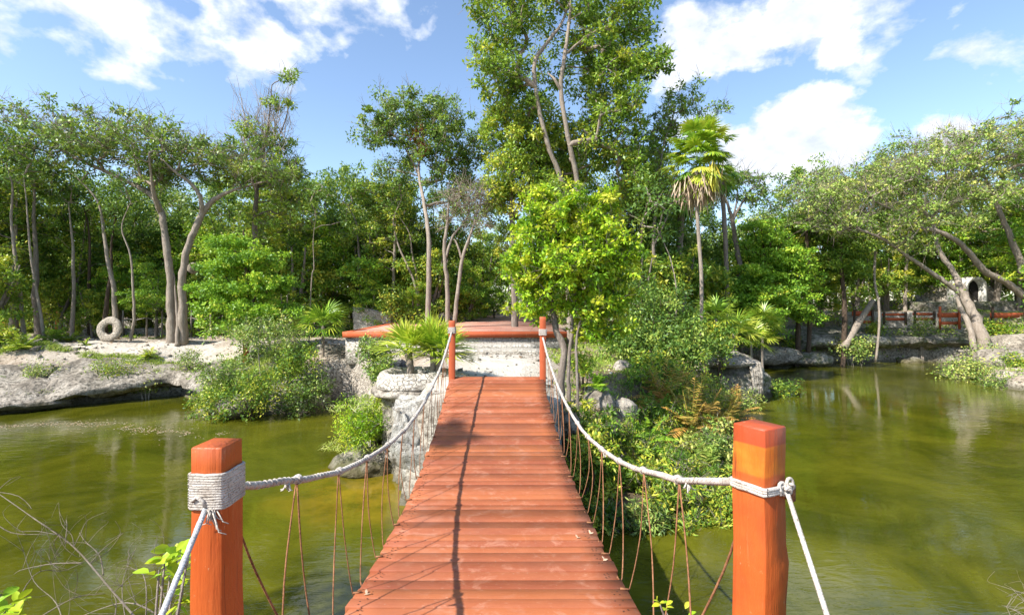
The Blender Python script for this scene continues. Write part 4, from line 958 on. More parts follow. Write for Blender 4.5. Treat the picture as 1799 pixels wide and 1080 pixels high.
# --- tallest tree
tree('tall_tree', 'tree', 'tallest tree, two slender pale trunks below a high dense crown', 18.0,
     [[(1003, 640, 0, .15), (1000, 480, 0, .13), (990, 335, 0, .105), (966, 262, -.3, .095), (946, 185, -.5, .08), (940, 112, -.6, .085), (962, 75, -.5, .07), (990, 35, -.3, .05), (1010, -30, 0, .03)],
      [(1032, 640, .3, .15), (1028, 480, .2, .13), (1015, 322, 0, .105), (1001, 255, -.3, .095), (986, 160, -.5, .085), (994, 90, -.5, .08), (1002, 20, -.3, .06), (1000, -70, 0, .03)],
      [(986, 160, -.5, .07), (975, 140, -.6, .05), (962, 128, -.4, .02)], [(994, 95, -.5, .06), (1040, 60, 0, .05), (1080, 40, .3, .03)]],
     [(885, 30, 0, 48, 90, 1.7, 46), (960, -20, .5, 80, 70, 2.0, 40), (1075, 30, .3, 70, 80, 2, 56), (855, 100, -.3, 22, 16, .6, 5), (845, 10, -.3, 22, 16, .6, 5), (1150, 105, -.4, 18, 14, .5, 5), (1120, 60, 0, 30, 60, 1, 16), (880, 130, -.2, 45, 40, 1.3, 26), (1080, 130, .6, 55, 60, 1.8, 44), (1135, 120, -.3, 34, 22, .8, 16), (1110, 180, 0, 30, 30, 1, 14), (1000, 120, 2.2, 105, 130, 1.0, 60), (1060, 240, 1.2, 60, 60, 1.6, 56), (1110, 310, 1, 30, 50, 1.2, 26), (910, 190, .8, 50, 50, 1.5, 30), (985, 280, 2, 80, 60, 1.2, 44), (1000, -80, 0, 130, 50, 2, 40)],
     106, 'leaf_mid', 'bark_pale', (.5, .5, .34), 120, .13, .52, .011, twig=3, twig_len=.6, mind=.42, low=.45, spread=.4)
tree('yellowing_tree', 'tree', 'mid height tree with orange yellow leaf tips left of the two slender pale trunks', 18.8,
     [[(905, 600, 0, .15), (903, 480, 0, .13), (900, 380, 0, .11), (898, 300, 0, .08), (895, 240, 0, .04), (885, 190, 0, .02)], [(900, 385, 0, .06), (930, 320, 0, .05), (950, 260, 0, .02)]],
     [(880, 210, 0, 34, 34, 1, 24), (910, 270, 0, 60, 60, 1.5, 66), (955, 290, .3, 45, 60, 1.4, 44), (880, 330, 0, 42, 30, 1.2, 26), (940, 350, 0, 70, 40, 1.4, 40), (960, 230, .6, 40, 40, 1.2, 20), (895, 420, 1, 30, 60, 1.2, 16)],
     107, 'leaf_mid', 'bark_grey', (.42, .42, .3), 140, .11, .72, .010, twig=2, mind=.3, spread=.4)
# --- lime green tree at the bridge end
tree('lime_green_tree', 'tree', 'dense lime green tree with a rounded crown just right of the bridge end', 9.7,
     [[(984, 700, -.35, .105), (986, 660, -.3, .085), (992, 615, -.2, .075), (978, 580, -.1, .07), (972, 545, 0, .06), (965, 500, 0, .05), (975, 450, 0, .035), (985, 400, 0, .02)],
      [(1001, 735, -.6, .05), (1000, 690, -.55, .042), (1000, 640, -.45, .038), (1004, 590, -.3, .034), (1010, 540, -.1, .028), (1030, 470, 0, .018)],
      [(1016, 735, -.9, .035), (1015, 690, -.85, .03), (1014, 640, -.7, .028), (1013, 600, -.55, .025), (1022, 560, -.3, .02), (1045, 520, 0, .014)],
      [(972, 548, 0, .045), (950, 530, .1, .035), (930, 500, .1, .022)]],
     [(1000, 400, 0, 92, 62, 1.05, 90), (940, 400, -.1, 45, 40, .7, 28), (930, 470, 0, 48, 55, .8, 50), (1000, 470, -.4, 80, 60, .9, 90), (1065, 450, 0, 50, 80, .9, 66), (1040, 530, -.1, 70, 40, .8, 60), (940, 515, 0, 40, 26, .6, 18), (1085, 520, .2, 35, 45, .7, 26), (1000, 355, 0, 60, 24, .7, 26), (1050, 580, -.2, 55, 26, .6, 30), (895, 465, 0, 16, 34, .4, 8), (955, 342, 0, 26, 18, .4, 8), (1060, 350, 0, 30, 22, .4, 10), (1108, 440, 0, 14, 40, .4, 9), (930, 545, 0, 36, 16, .4, 9)],
     108, 'leaf_lime', 'bark_grey', (.20, .20, .14), 84, .080, .46, .0045, mind=.15, twig=2, twig_len=.3, twig_r=.004, asp=.5, low=.35, spread=.45, shell=.5)
# --- tree right side, sparse thin ones
tree('slender_tree', 'tree', 'thin sparse leaved tree standing left of the tall shaggy palm', 19.5,
     [[(1150, 640, 0, .11), (1152, 520, 0, .09), (1148, 420, 0, .07), (1158, 330, 0, .055), (1165, 260, 0, .04), (1185, 200, 0, .02)], [(1150, 430, 0, .05), (1180, 360, .1, .035), (1195, 280, .1, .02)], [(1156, 350, 0, .04), (1135, 290, 0, .03), (1130, 230, 0, .015)]],
     [(1195, 175, 0, 35, 26, 1, 18), (1165, 210, 0, 35, 30, 1, 16), (1140, 270, 0, 30, 50, 1, 20), (1210, 220, .6, 40, 36, 1, 18), (1160, 330, .5, 40, 50, 1.2, 24), (1265, 190, .5, 18, 10, .5, 4)],
     109, 'leaf_mid', 'bark_grey', (.34, .34, .24), 70, .105, .5, .009, twig=5, twig_len=.55, twig_r=.008)
tree('slender_tree', 'tree', 'small umbrella shaped tree with dark bare boughs right of the shaggy palm', 24,
     [[(1305, 600, 0, .16), (1300, 480, 0, .14), (1292, 420, 0, .12), (1287, 385, 0, .10), (1275, 350, 0, .06), (1262, 330, 0, .03)], [(1287, 388, 0, .08), (1305, 355, 0, .05), (1325, 325, 0, .03)], [(1286, 392, 0, .06), (1295, 350, 0, .04), (1296, 320, 0, .02)]],
     [(1300, 312, 0, 46, 16, 1.4, 22), (1270, 325, 0, 24, 18, 1, 10), (1325, 340, 0, 26, 18, 1, 11), (1300, 345, 0, 50, 20, 1.3, 8)],
     110, 'leaf_dark', 'bark_grey', (.45, .45, .2), 60, .13, .6, .014, twig=5, twig_len=.6, twig_r=.012, low=.5)
# --- right side, layered bright trees on the far shore
for q, (px, py, dd, rx, ry, lab, sd_) in enumerate([(1345, 440, 0, 68, 50, 'bright layered tree on the far shore right of the palms', 1), (1320, 515, -1.2, 50, 48, 'bright round topped tree low by the yellow green fan palms', 2),
        (1400, 500, -.6, 60, 62, 'bright green layered tree overhanging the far bank of broken rocks', 3), (1420, 405, 1.5, 60, 34, 'taller green tree behind the layered trees of the far shore', 4), (1480, 460, .8, 48, 60, 'dull green tree directly left of the slanting trunks', 5)]):
    R_ = np.random.default_rng(60 + q); bl = []
    for s_ in range(8 if q < 4 else 6):
        yy_ = py - ry + 2 * ry * (s_ + .5) / 8; hw_ = rx * math.sqrt(max(.15, 1 - ((yy_ - py) / ry)**2)); bl.append((px + R_.normal() * rx * .2, yy_, -.8 + R_.random(), hw_ * .8, 8, 1.4, 13))
    bl.append((px, py, .6, rx * .85, ry * .85, 1.2, 34))
    tree('layered_tree', 'tree', lab, 24.2, [[(px, 605, 0, .14), (px + 4, 540, 0, .12), (px - 3, py, 0, .08), (px, py - ry * .6, 0, .03)]], [(a, b, c + dd, *r) for a, b, c, *r in bl],
         200 + q, 'leaf_bright' if q in (0, 1, 2) else 'leaf_mid', 'bark_brown', (.5, .5, .22), 130, .11, .44, .010, mind=.25, spread=.45)
# --- the wide leaning tree at the right
tree('leaning_tree', 'tree', 'huge wide crowned grey tree leaning left over the water on the right bank', 23.5,
     [[(1738, 618, -1.5, .30), (1722, 580, -1.2, .25), (1700, 530, -.6, .21), (1686, 500, -.3, .18), (1676, 478, 0, .13), (1650, 440, .3, .12), (1640, 395, .5, .09), (1600, 340, .6, .05)],
      [(1692, 520, -.4, .12), (1668, 500, -.4, .12), (1643, 483, -.4, .11), (1612, 462, -.5, .095), (1580, 440, -.6, .08), (1548, 418, -.8, .08), (1500, 400, -1, .04)],
      [(1799, 520, .6, .18), (1765, 494, .5, .17), (1732, 478, .4, .16), (1712, 455, .3, .15), (1690, 430, .2, .13), (1660, 411, 0, .11), (1622, 399, 0, .11), (1580, 375, -.2, .07), (1530, 350, -.4, .04)],
      [(1799, 480, 1.2, .2), (1785, 440, 1.2, .16), (1760, 380, 1.2, .12), (1735, 320, 1, .08), (1700, 270, .8, .04)]],
     [(1420, 355, -.6, 60, 34, 2.2, 34), (1500, 325, -.4, 75, 42, 2.6, 60), (1600, 300, 0, 85, 50, 3, 84), (1700, 270, 0, 90, 55, 3, 90), (1790, 240, 0, 70, 60, 3, 70), (1560, 385, -.6, 90, 30, 2.4, 40), (1680, 350, 0, 80, 34, 2.4, 44), (1470, 390, -.8, 55, 26, 1.8, 20), (1860, 290, 0, 70, 70, 3, 40), (1610, 430, -.8, 50, 20, 1.4, 10)],
     111, 'leaf_olive', 'bark_pale', (.5, .5, .26), 88, .115, .70, .013, twig=6, twig_len=.85, mind=.4, low=.4, wig=.10, twig_r=.009, base_at=.5)
tree('dead_trunk', 'tree trunk', 'second pale trunk leaning beside the foot of the wide leaning tree', 23.2,
     [[(1716, 606, -1.4, .16), (1703, 572, -1.0, .13), (1690, 545, -.7, .11), (1682, 520, -.5, .07)]], [(1684, 518, -.5, 8, 8, .3, 2)], 112, 'leaf_olive', 'bark_pale', (.2, .2, .2), 12, .1, .5, .006, base_at=.7)
g = Geo(); a = W(1482, 612, 24.0); b = W(1534, 528, 25.2); tube(g, smooth_line([a, (a + b) / 2 + [0, 0, .05], b], 5), [.19, .18, .17, .17, .16, .16, .15, .14, .13, .12, .11][:11], 9, wob=.05)
tag(g.obj('leaning_log', M['bark_pale'], None, True), 'bare pale log propped diagonally against the far bank', 'log')
g = Geo(); tube(g, smooth_line([W(1539, 636, 23.6), W(1545, 575, 23.6), W(1544, 530, 23.7), W(1537, 495, 23.8), W(1538, 440, 24)], 4), .055, 8, wob=.05)
tag(g.obj('standing_pole', M['bark_pale'], None, True), 'thin pale pole standing upright in the water left of the cave', 'pole')
# --- shaggy palm
Rp = np.random.default_rng(77); PD = 16.5; pb = W(1232, 560, PD)
pr = empty('shaggy_palm', (pb[0], pb[1], gz(pb[0], pb[1])), 'tall fan palm with a yellow frond and a skirt of dead brown leaves', 'palm')
g = Geo(); tube(g, smooth_line([(pb[0], PD, gz(pb[0], PD) - .1), W(1233, 500, PD), W(1229, 430, PD), W(1225, 360, PD), W(1226, 300, PD)], 6), .062, 9, wob=.04)
g.obj('trunk', M['bark_pale'], pr, True)
g = Geo()
for (px, py, k, e0, e1) in ((1228, 285, 44, -1.15, 1.3), (1231, 258, 34, -.45, 1.35)): fan_crown(g, W(px, py, PD), Rp, k, .66, .62, 22, .058, (e0, e1), .66, .45, 2.3, .1)
g.obj('crown', M['leaf_palm'], pr)
g = Geo(); N = 420; u = Rp.random((N, 2)); P = W(1226, 318, PD) + np.stack([Rp.normal(size=N) * .3, Rp.normal(size=N) * .3, Rp.normal(size=N) * .18], 1)
blades(g, P, np.stack([Rp.normal(size=N) * .32, Rp.normal(size=N) * .32, -np.ones(N)], 1), Rp.uniform(.4, .85, N), .05, .3, None, None, Rp); g.obj('dead_skirt', M['frond_dead'], pr)
g = Geo(); P = W(1252, 295, PD - .75) + Rp.normal(size=(46, 3)) * [.06, .06, .1]; blades(g, P, np.stack([Rp.normal(size=46) * .25, Rp.normal(size=46) * .2, -np.ones(46)], 1), .66, .05, .2, None, None, Rp); g.obj('yellow_frond', M['frond_yellow'], pr)
pb = W(1193, 560, 21.5); p2 = empty('shaggy_palm', (pb[0], pb[1], gz(pb[0], pb[1])), 'darker fan palm with a thicker brown trunk behind the shaggy palm', 'palm')
g = Geo(); tube(g, smooth_line([(pb[0], 21.5, gz(pb[0], 21.5) - .1), W(1193, 480, 21.5), W(1196, 400, 21.5), W(1200, 350, 21.5)], 6), .15, 9, wob=.06); g.obj('trunk', M['bark_grey'], p2, True)
g = Geo(); fan_crown(g, W(1200, 345, 21.5), Rp, 18, .5, .7, 16, .07, (-1.0, 1.2), .3, .8); g.obj('crown', M['leaf_palm'], p2)
pb = W(1278, 560, 22); p3 = empty('shaggy_palm', (pb[0], pb[1], gz(pb[0], pb[1])), 'dark green fan palm peeping out right behind the shaggy palm', 'palm')
g = Geo(); tube(g, smooth_line([(pb[0], 22, gz(pb[0], 22) - .1), W(1276, 450, 22), W(1268, 320, 22)], 6), .1, 9, wob=.06); g.obj('trunk', M['bark_grey'], p3, True)
g = Geo(); fan_crown(g, W(1266, 312, 22), Rp, 22, .45, .7, 16, .06, (-.9, 1.3), .25, .8); g.obj('crown', M['leaf_palm'], p3)
print('hero trees done')

# ------------------------------------------------------------------ woodland behind: one of each kind built, then copied
def wood_kind(name, label, seed, H, cr, leaf, bark, n, size, tone, trunks, cz, ncl=70, cl=(.55, .55, .42), flat=1.0, low=.25, twig=0):
    R = np.random.default_rng(seed); root = empty(name, (0, 0, 0), label, 'tree')
    ss = []
    for q in range(trunks):
        a = R.random() * 6.28; o = np.array([math.cos(a), math.sin(a), 0]) * (.25 if trunks > 1 else 0); ln = R.normal(size=2) * .35
        ss.append([np.array([o + [0, 0, -.3], o * 1.4 + [ln[0] * .2, ln[1] * .2, H * .25], o * 2.5 + [ln[0] * .7, ln[1] * .7, H * .5], o * 3.5 + [ln[0], ln[1], H * .8]]), [.15 / trunks**.4, .12 / trunks**.4, .09 / trunks**.4, .03]])
    C = sample_blob(np.array([0, 0, H * cz]), np.array([cr, cr, H * (1 - cz)]), ncl, R, .4, .5)
    for q in range(4): C = np.vstack([C, sample_blob(np.array([R.normal() * cr * .6, R.normal() * cr * .6, H * R.uniform(cz - .1, .95)]), np.array([cr * .5, cr * .5, .7]), 9, R, .3)])
    g = Geo(); skeleton(g, ss, C, R, .010, .07, twig, .6, .008, low=low); g.obj('trunk', M[bark], root, True)
    g = Geo(); leaves(g, C, np.array(cl)[None] * (.45 + .75 * R.random(len(C)))[:, None], int(n * .85), size * 1.1, R, tone + .07, .55, .5, flat=flat); g.obj('crown', M[leaf], root); return root
K = {
 'A': wood_kind('woodland_tree', 'tmp', 301, 9.5, 2.3, 'leaf_dark', 'bark_grey', 120, .15, .48, 1, .58, 80, low=.2),
 'B': wood_kind('woodland_tree', 'tmp', 302, 9.0, 2.6, 'leaf_mid', 'bark_pale', 115, .15, .42, 2, .62, 84, low=.3),
 'C': wood_kind('slim_tree', 'tmp', 303, 10.5, 1.9, 'leaf_mid', 'bark_pale', 95, .14, .55, 1, .68, 56, (.5, .5, .3), low=.35, twig=3),
 'D': wood_kind('understory_tree', 'tmp', 304, 4.6, 1.7, 'leaf_mid', 'bark_grey', 120, .13, .55, 2, .5, 64, (.42, .42, .3), low=.05),
 'E': wood_kind('understory_tree', 'tmp', 305, 5.6, 2.0, 'leaf_bright', 'bark_grey', 120, .12, .36, 1, .55, 70, (.5, .5, .24), low=.1),
 'G': wood_kind('woodland_tree', 'tmp', 306, 8.0, 2.4, 'leaf_olive', 'bark_pale', 85, .14, .45, 2, .66, 66, (.55, .55, .3), low=.4, twig=4)}
used = set()
lab_k = {'A': 'dark green woodland tree', 'B': 'mid green woodland tree with pale forked trunk', 'C': 'slim tall pale trunked tree', 'D': 'bushy low understory tree', 'E': 'fresh green low layered tree', 'G': 'greyish sparse leaved woodland tree'}
def put(k, px, d, s=1.0, rz=None, where='left', zadd=0):
    x = (px - 900) / F * d; z = gz(x, d); R_ = random.Random(int(px * 7 + d * 13)); rz = R_.random() * 6.28 if rz is None else rz
    lab = '%s in the %s' % (lab_k[k], where); grp = '%s trees of the %s' % ({'A': 'dark', 'B': 'mid green', 'C': 'slim', 'D': 'low dark', 'E': 'low fresh green', 'G': 'greyish'}[k], where)
    sc = (s * R_.uniform(.92, 1.08), s * R_.uniform(.92, 1.08), s * R_.uniform(.95, 1.05))
    if k not in used:
        used.add(k); r = K[k]; r.location = (x, d, z + zadd); r.rotation_euler = (0, 0, rz); r.scale = sc; r['label'] = lab; r['group'] = grp; return r
    return copy_tree(K[k], (x, d, z + zadd), rz, sc, lab, grp)
LW, CW, RW = 'wood behind the left bank', 'wood behind the terrace', 'wood behind the far right shore'
for a in [('B', -60, 19.5, .95), ('D', -30, 17.5, .8), ('A', 30, 21.5, .82), ('D', 75, 23, 1.0), ('B', 120, 22.5, .78), ('A', 190, 24, .82), ('D', 240, 25, 1.1), ('A', 265, 26, .85), ('E', 350, 25, 1.0), ('A', 395, 26, .9),
          ('B', 480, 25, .95), ('D', 520, 22.5, 1.15), ('A', 545, 26.5, .95), ('E', 590, 24, 1.0), ('B', 615, 27, .95), ('D', 640, 25, 1.2), ('A', 665, 24.5, .86), ('G', 640, 30, 1.05), ('B', 710, 26, .9), ('C', 690, 22.8, .75),
          ('G', -20, 28, 1.1), ('A', 60, 30, 1.05), ('B', 140, 29, 1.0), ('D', 170, 31, 1.3), ('A', 230, 32, 1.05), ('G', 310, 31, 1.1), ('A', 370, 33, 1.0), ('B', 440, 32, 1.1), ('A', 500, 34, 1.05), ('A', 580, 35, 1.1), ('C', 20, 20, .75), ('D', 320, 28, 1.2), ('D', 440, 28, 1.2), ('D', 20, 27, 1.2), ('D', 110, 28, 1.2)]: put(*a, where=LW)
for a in [('A', 755, 27, .9), ('B', 800, 29, .85), ('D', 745, 23, 1.0), ('D', 700, 30, 1.2), ('E', 830, 25.5, .66), ('D', 845, 33, 1.25), ('D', 800, 36, 1.4), ('B', 850, 42, .9), ('D', 950, 43, .9), ('B', 985, 38, .8), ('D', 1000, 30, 1.1), ('D', 965, 33, 1.0),
          ('A', 1040, 27, 1.0), ('B', 1085, 24, .9), ('D', 1050, 20, 1.0), ('A', 1120, 22, .95), ('D', 1110, 18.5, .85), ('A', 1165, 25, .95), ('D', 1175, 20.5, 1.05), ('D', 1225, 23, 1.1), ('A', 1215, 28, .85), ('A', 1010, 33, 1.2), ('E', 870, 28.5, .55)]: put(*a, where=CW)
for a in [('A', 1270, 28, .8), ('D', 1260, 25, 1.1), ('G', 1330, 33, .95), ('A', 1380, 32, .98), ('B', 1430, 31, .98), ('A', 1500, 33, 1.1), ('D', 1340, 28, 1.2), ('D', 1450, 28, 1.0), ('C', 1470, 28.5, .85), ('D', 1500, 30, 1.0), ('B', 1560, 32, 1.1), ('D', 1560, 31, .9), ('A', 1620, 34, 1.1), ('D', 1640, 32.5, .95),
          ('E', 1660, 31.5, 1.0), ('B', 1700, 34, 1.1), ('E', 1750, 32, 1.25), ('A', 1790, 33, 1.2), ('D', 1780, 33, 1.2), ('B', 1850, 30, 1.2), ('E', 1830, 27, 1.2), ('A', 1900, 27, 1.2), ('C', 1590, 30, .8), ('C', 1790, 29, .8), ('E', 1900, 20, 1.0), ('G', 1740, 30, 1.15), ('D', 1600, 36, 1.2), ('D', 1720, 37, 1.3)]: put(*a, where=RW)
for a in [('A', -220, 22, 1), ('B', -160, 26, 1.1), ('A', -400, 24, 1), ('D', -300, 18, 1.1), ('A', 2050, 24, 1.1), ('B', 2150, 19, 1.1), ('E', 2250, 23, 1.2)]: put(*a, where=LW if a[1] < 900 else RW)
for k_, (px, d) in enumerate([(20, 22.5), (60, 24.5), (95, 21.8), (140, 24), (170, 21.5), (215, 22.5), (250, 24), (275, 21.5), (345, 22.5), (385, 23.5), (500, 21.5), (540, 24.5), (600, 22.8), (655, 22.4), (700, 25), (730, 21.8), (0, 25.5), (120, 26.5), (300, 25), (770, 25.5), (815, 24.5), (840, 30), (590, 27), (460, 23.5)]):
    put('DE'[k_ % 2], px, d, .42 + .13 * (k_ % 3), where=LW if px < 700 else CW)
# far-off wood closing the view
Rf = np.random.default_rng(41); g = Geo(); g2 = Geo()
xs = Rf.uniform(-75, 75, 330); ys = Rf.uniform(44, 66, 330) - np.abs(xs) * .12
C = []
for x_, y_ in zip(xs, ys):
    zt = Rf.uniform(1.0, 8.2) if abs(x_) > 3.2 else Rf.uniform(1, 6)
    C.append([x_, y_, 2.1 + zt])
C = np.array(C); leaves(g, C, (1.5, 1.4, 1.2), 120, .42, Rf, .4, .4); 
tag(g.obj('far_wood', M['leaf_mid']), 'dense far off wood closing the view behind all the trees', 'woodland', kind='stuff')
for q in range(150): 
    x_ = Rf.uniform(-70, 70); y_ = Rf.uniform(42, 60) - abs(x_) * .12; tube(g2, [(x_, y_, 1.9), (x_ + Rf.normal() * .3, y_, 5), (x_ + Rf.normal() * .6, y_, 9)], [.14, .11, .07], 5, cap=False)
tag(g2.obj('far_trunks', M['bark_pale']), 'crowd of thin far off trunks in the closing wood', 'woodland', kind='stuff')
# individually visible trunks in the left wood
Rt = np.random.default_rng(42)
tl = [([(45, 592), (36, 520), (26, 440), (20, 380)], 18.6, .11, 'bark_pale', 'crooked pale trunk near the left edge above the ferns'), ([(80, 598), (66, 520), (56, 460), (50, 400)], 18.4, .08, 'bark_pale', 'thin pale trunk slanting left above the ferns'),
      ([(70, 585), (62, 520), (64, 450), (60, 390)], 20, .17, 'bark_grey', 'thick grey trunk between the two slanting thin ones'), ([(205, 572), (200, 510), (190, 460), (182, 400)], 19.6, .15, 'bark_pale', 'pale trunk rising just behind the stone ring'),
      ([(182, 575), (188, 530), (195, 480)], 20, .14, 'bark_brown', 'dark trunk leaning beside the pale one behind the ring'), ([(157, 572), (157, 515), (158, 440)], 22, .12, 'bark_brown', 'dark straight trunk left of the stone ring'),
      ([(127, 582), (130, 520), (129, 440)], 20.5, .12, 'bark_pale', 'reddish straight trunk midway between ferns and ring'), ([(228, 598), (236, 560), (235, 520), (230, 450)], 19, .09, 'bark_pale', 'short crooked pale stem right of the stone ring'),
      ([(543, 530), (548, 490), (552, 470)], 19, .04, 'bark_pale', 'thin whitish stem right of the bright layered tree'), ([(633, 545), (634, 490), (630, 430)], 23.5, .12, 'bark_pale', 'pale trunk behind the white stone block'),
      ([(645, 545), (650, 500), (658, 440)], 23.8, .10, 'bark_pale', 'second pale trunk behind the white stone block'), ([(742, 550), (732, 510), (718, 470), (700, 430)], 22, .10, 'bark_pale', 'pale trunk leaning left behind the terrace'), ([(736, 550), (735, 500), (725, 450)], 22.3, .09, 'bark_pale', 'pale trunk crossing the leaning one behind the terrace'),
      ([(1128, 545), (1130, 500), (1126, 440)], 18, .13, 'bark_brown', 'reddish brown trunk in the thicket right of the lime green tree'), ([(1180, 630), (1186, 570), (1190, 520)], 14.5, .05, 'bark_pale', 'thin pale stem in the dark thicket under the palms')]
for pts, d, r, b, lab in tl:
    r *= .78; P = [W(x, y, d) for x, y in pts]; P[0][2] = min(P[0][2], gz(P[0][0], d)) - .15; P.append(P[-1] + np.array([Rt.normal() * .2, 0, 1.1])); P.append(P[-1] + np.array([Rt.normal() * .25, 0, .9]))
    rt_ = empty('thin_tree', (P[0][0], d, gz(P[0][0], d)), lab, 'tree'); top = P[-1]; 
    g = Geo(); C = sample_blob(top + np.array([0, 0, .6]), np.array([1.1, .9, 1.0]), 12, Rt, .3); skeleton(g, [[np.array(P), np.linspace(r, r * .22, len(P))]], C, Rt, .012); g.obj('trunk', M[b], rt_, True)
    g = Geo(); leaves(g, C, (.4, .4, .3), 60, .12, Rt, .45); g.obj('crown', M['leaf_dark'], rt_)

# ------------------------------------------------------------------ posts, fences and the stone oven shape
for px, y0, y1, d, w, lab in [(12, 528, 572, 24, .22, 'square orange brown post at the far left edge'), (104, 533, 575, 24.5, .2, 'bright orange post among the trunks of the left wood'), (433, 548, 572, 17.0, .14, 'short orange post top showing through the bright layered tree')]:
    a = W(px, y0, d); zb = gz(a[0], d) - .1; g = Geo(); box(g, (a[0] - w / 2, d - w / 2, zb), (a[0] + w / 2, d + w / 2, a[2])); box(g, (a[0] - w * .56, d - w * .56, a[2] + .001), (a[0] + w * .56, d + w * .56, a[2] + .04)); tag(g.obj('wooden_post', M['trim']), lab, 'post')
rf = empty('rope_fence', (-13, 21.5, 1.7), 'low rope fence with thin pale stakes across the left wood', 'fence')
for q, px in enumerate([216, 258, 285, 336, 370]):
    a = W(px, 545, 21.5); g = Geo(); tube(g, [(a[0], 21.5, gz(a[0], 21.5) - .1), (a[0] + .02, 21.5, a[2])], .035, 6); g.obj('stake', M['bark_pale'], rf)
g = Geo(); xs_ = [W(px, 556, 21.5)[0] for px in (216, 237, 258, 272, 285, 310, 336, 353, 370)]; tube(g, [(x_, 21.5, 2.5 - (.12 if k % 2 else 0)) for k, x_ in enumerate(xs_)], .015, 5); g.obj('rope', M['rope'], rf)
for fi, (px0, px1, d, yt, yb, lab) in enumerate([(1500, 1532, 27, 545, 568, 'leftmost short red orange fence piece on the far shore'), (1552, 1590, 26.8, 549, 563, 'red orange fence piece above the left end of the cave'), (1606, 1640, 26.6, 548, 563, 'red orange fence piece above the middle of the cave'), (1650, 1684, 26.3, 548, 570, 'red orange fence piece just left of the leaning trunk'), (1742, 1799, 26, 548, 572, 'long dark red fence piece at the right edge')]):
    a, b = W(px0, yt, d), W(px1, yb, d); fo = empty('painted_fence', (a[0], d, gz(a[0], d)), lab, 'fence'); nb_ = max(3, int((b[0] - a[0]) / .35))
    g = Geo(); box(g, (a[0], d - .03, b[2]), (b[0], d, b[2] + .16)); g.obj('board', M['trim'], fo)
    g = Geo(); box(g, (a[0] - .1, d - .03, (a[2] + b[2]) / 2 + .05), (b[0] + .1, d, a[2] - .04), rot=.03); g.obj('board', M['trim'], fo)
    for x_ in np.linspace(a[0], b[0], 2): g = Geo(); box(g, (x_ - .05, d - .10, b[2] - .25), (x_ + .05, d - .031, a[2] + (.3 if fi > 2 else .05))); g.obj('fence_post', M['bark_brown' if fi != 3 else 'trim'], fo)
boxy_rock('pale_ledge_wall', (19.0, 27.6, 1.7), (30.5, 28.3, 2.62), M['masonry_white'], 'pale ledge wall behind the red fences on the far right', 'low wall', 20, .08)
boxy_rock('pale_ledge_wall', (24.8, 29.0, 2.2), (34, 36, 3.2), M['rock_moss'], 'raised rocky bench carrying the domed stone hut', 'rock bench', 16, .15)
dc = np.array([28.65, 31.4, 3.1]); hut = empty('domed_hut', tuple(dc), 'low grey domed stone hut with a dark arched doorway on the right', 'hut')
g = Geo(); nth, nph = 30, 12; th = np.linspace(0, 2*PI, nth, endpoint=False); ph = np.linspace(0, PI/2 - .02, nph)
V = np.array([[dc[0] + .9 + 2.3 * math.cos(p_) * math.cos(t_), dc[1] + .8 + 1.9 * math.cos(p_) * math.sin(t_), dc[2] - .1 + 1.75 * math.sin(p_)] for p_ in ph for t_ in th]); V += np.stack([noise3(V + q * 31, 1.6, 3) for q in range(3)], 1) * .18
i = np.arange(nph - 1)[:, None] * nth; j = np.arange(nth)[None]; mesh_obj('dome', V, np.stack([i + j, i + (j + 1) % nth, i + nth + (j + 1) % nth, i + nth + j], -1).reshape(-1, 4), M['rock'], hut)
dx, dy_ = dc[0] - .15, dc[1] - 1.35
aa = np.linspace(0, PI, 13)
def archring(ri, ro, y0, y1, zc, leg):
    g = Geo(); prof = [( -ri, -leg, -ro)] ; inn = [(-ri, -leg)] + [(-ri * math.cos(a), ri * math.sin(a)) for a in aa] + [(ri, -leg)]; out = [(-ro, -leg)] + [(-ro * math.cos(a), ro * math.sin(a)) for a in aa] + [(ro, -leg)]
    n_ = len(inn); V = np.array([[dx + p[0], yq, zc + p[1]] for yq in (y0, y1) for L_ in (inn, out) for p in L_]); Q = []
    for k in range(n_ - 1): Q += [[k, n_ + k, n_ + k + 1, k + 1], [2*n_ + k, 2*n_ + k + 1, 3*n_ + k + 1, 3*n_ + k], [n_ + k, 3*n_ + k, 3*n_ + k + 1, n_ + k + 1], [k, k + 1, 2*n_ + k + 1, 2*n_ + k]]
    V = V + np.stack([noise3(V + q * 31, 2.5, 3) for q in range(3)], 1) * .06; g.add(V, Q); return g
archring(.50, .70, dy_ - .35, dy_ + .9, dc[2] + .95, 1.0).obj('arch', M['plaster'], hut)
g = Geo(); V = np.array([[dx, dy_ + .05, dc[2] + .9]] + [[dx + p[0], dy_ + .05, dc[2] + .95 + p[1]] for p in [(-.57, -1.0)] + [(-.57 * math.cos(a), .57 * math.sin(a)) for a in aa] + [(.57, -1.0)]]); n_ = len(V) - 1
g.add(V, [[0, k, k + 1, k + 1 if k + 2 > n_ else k + 2] for k in range(1, n_ - 1, 2)]); g.obj('doorway', M['dark'], hut)  # flat near-black sheet paints the interior shade, no real opening behind it
# grey round nest on the trunk
nb = W(341, 471, 18.7); o = rock_mesh('termite_nest', nb, (.24, .2, .22), R1, M['rock_dark'], .1, 3); tag(o, 'grey rounded nest hanging beside the right trunk of the twin tree', 'nest')
g = Geo(); tube(g, [nb + [-.25, .1, -.05], nb + [-.55, .3, -.1]], .03, 6); g.obj('stub', M['bark_grey'], o) if False else None

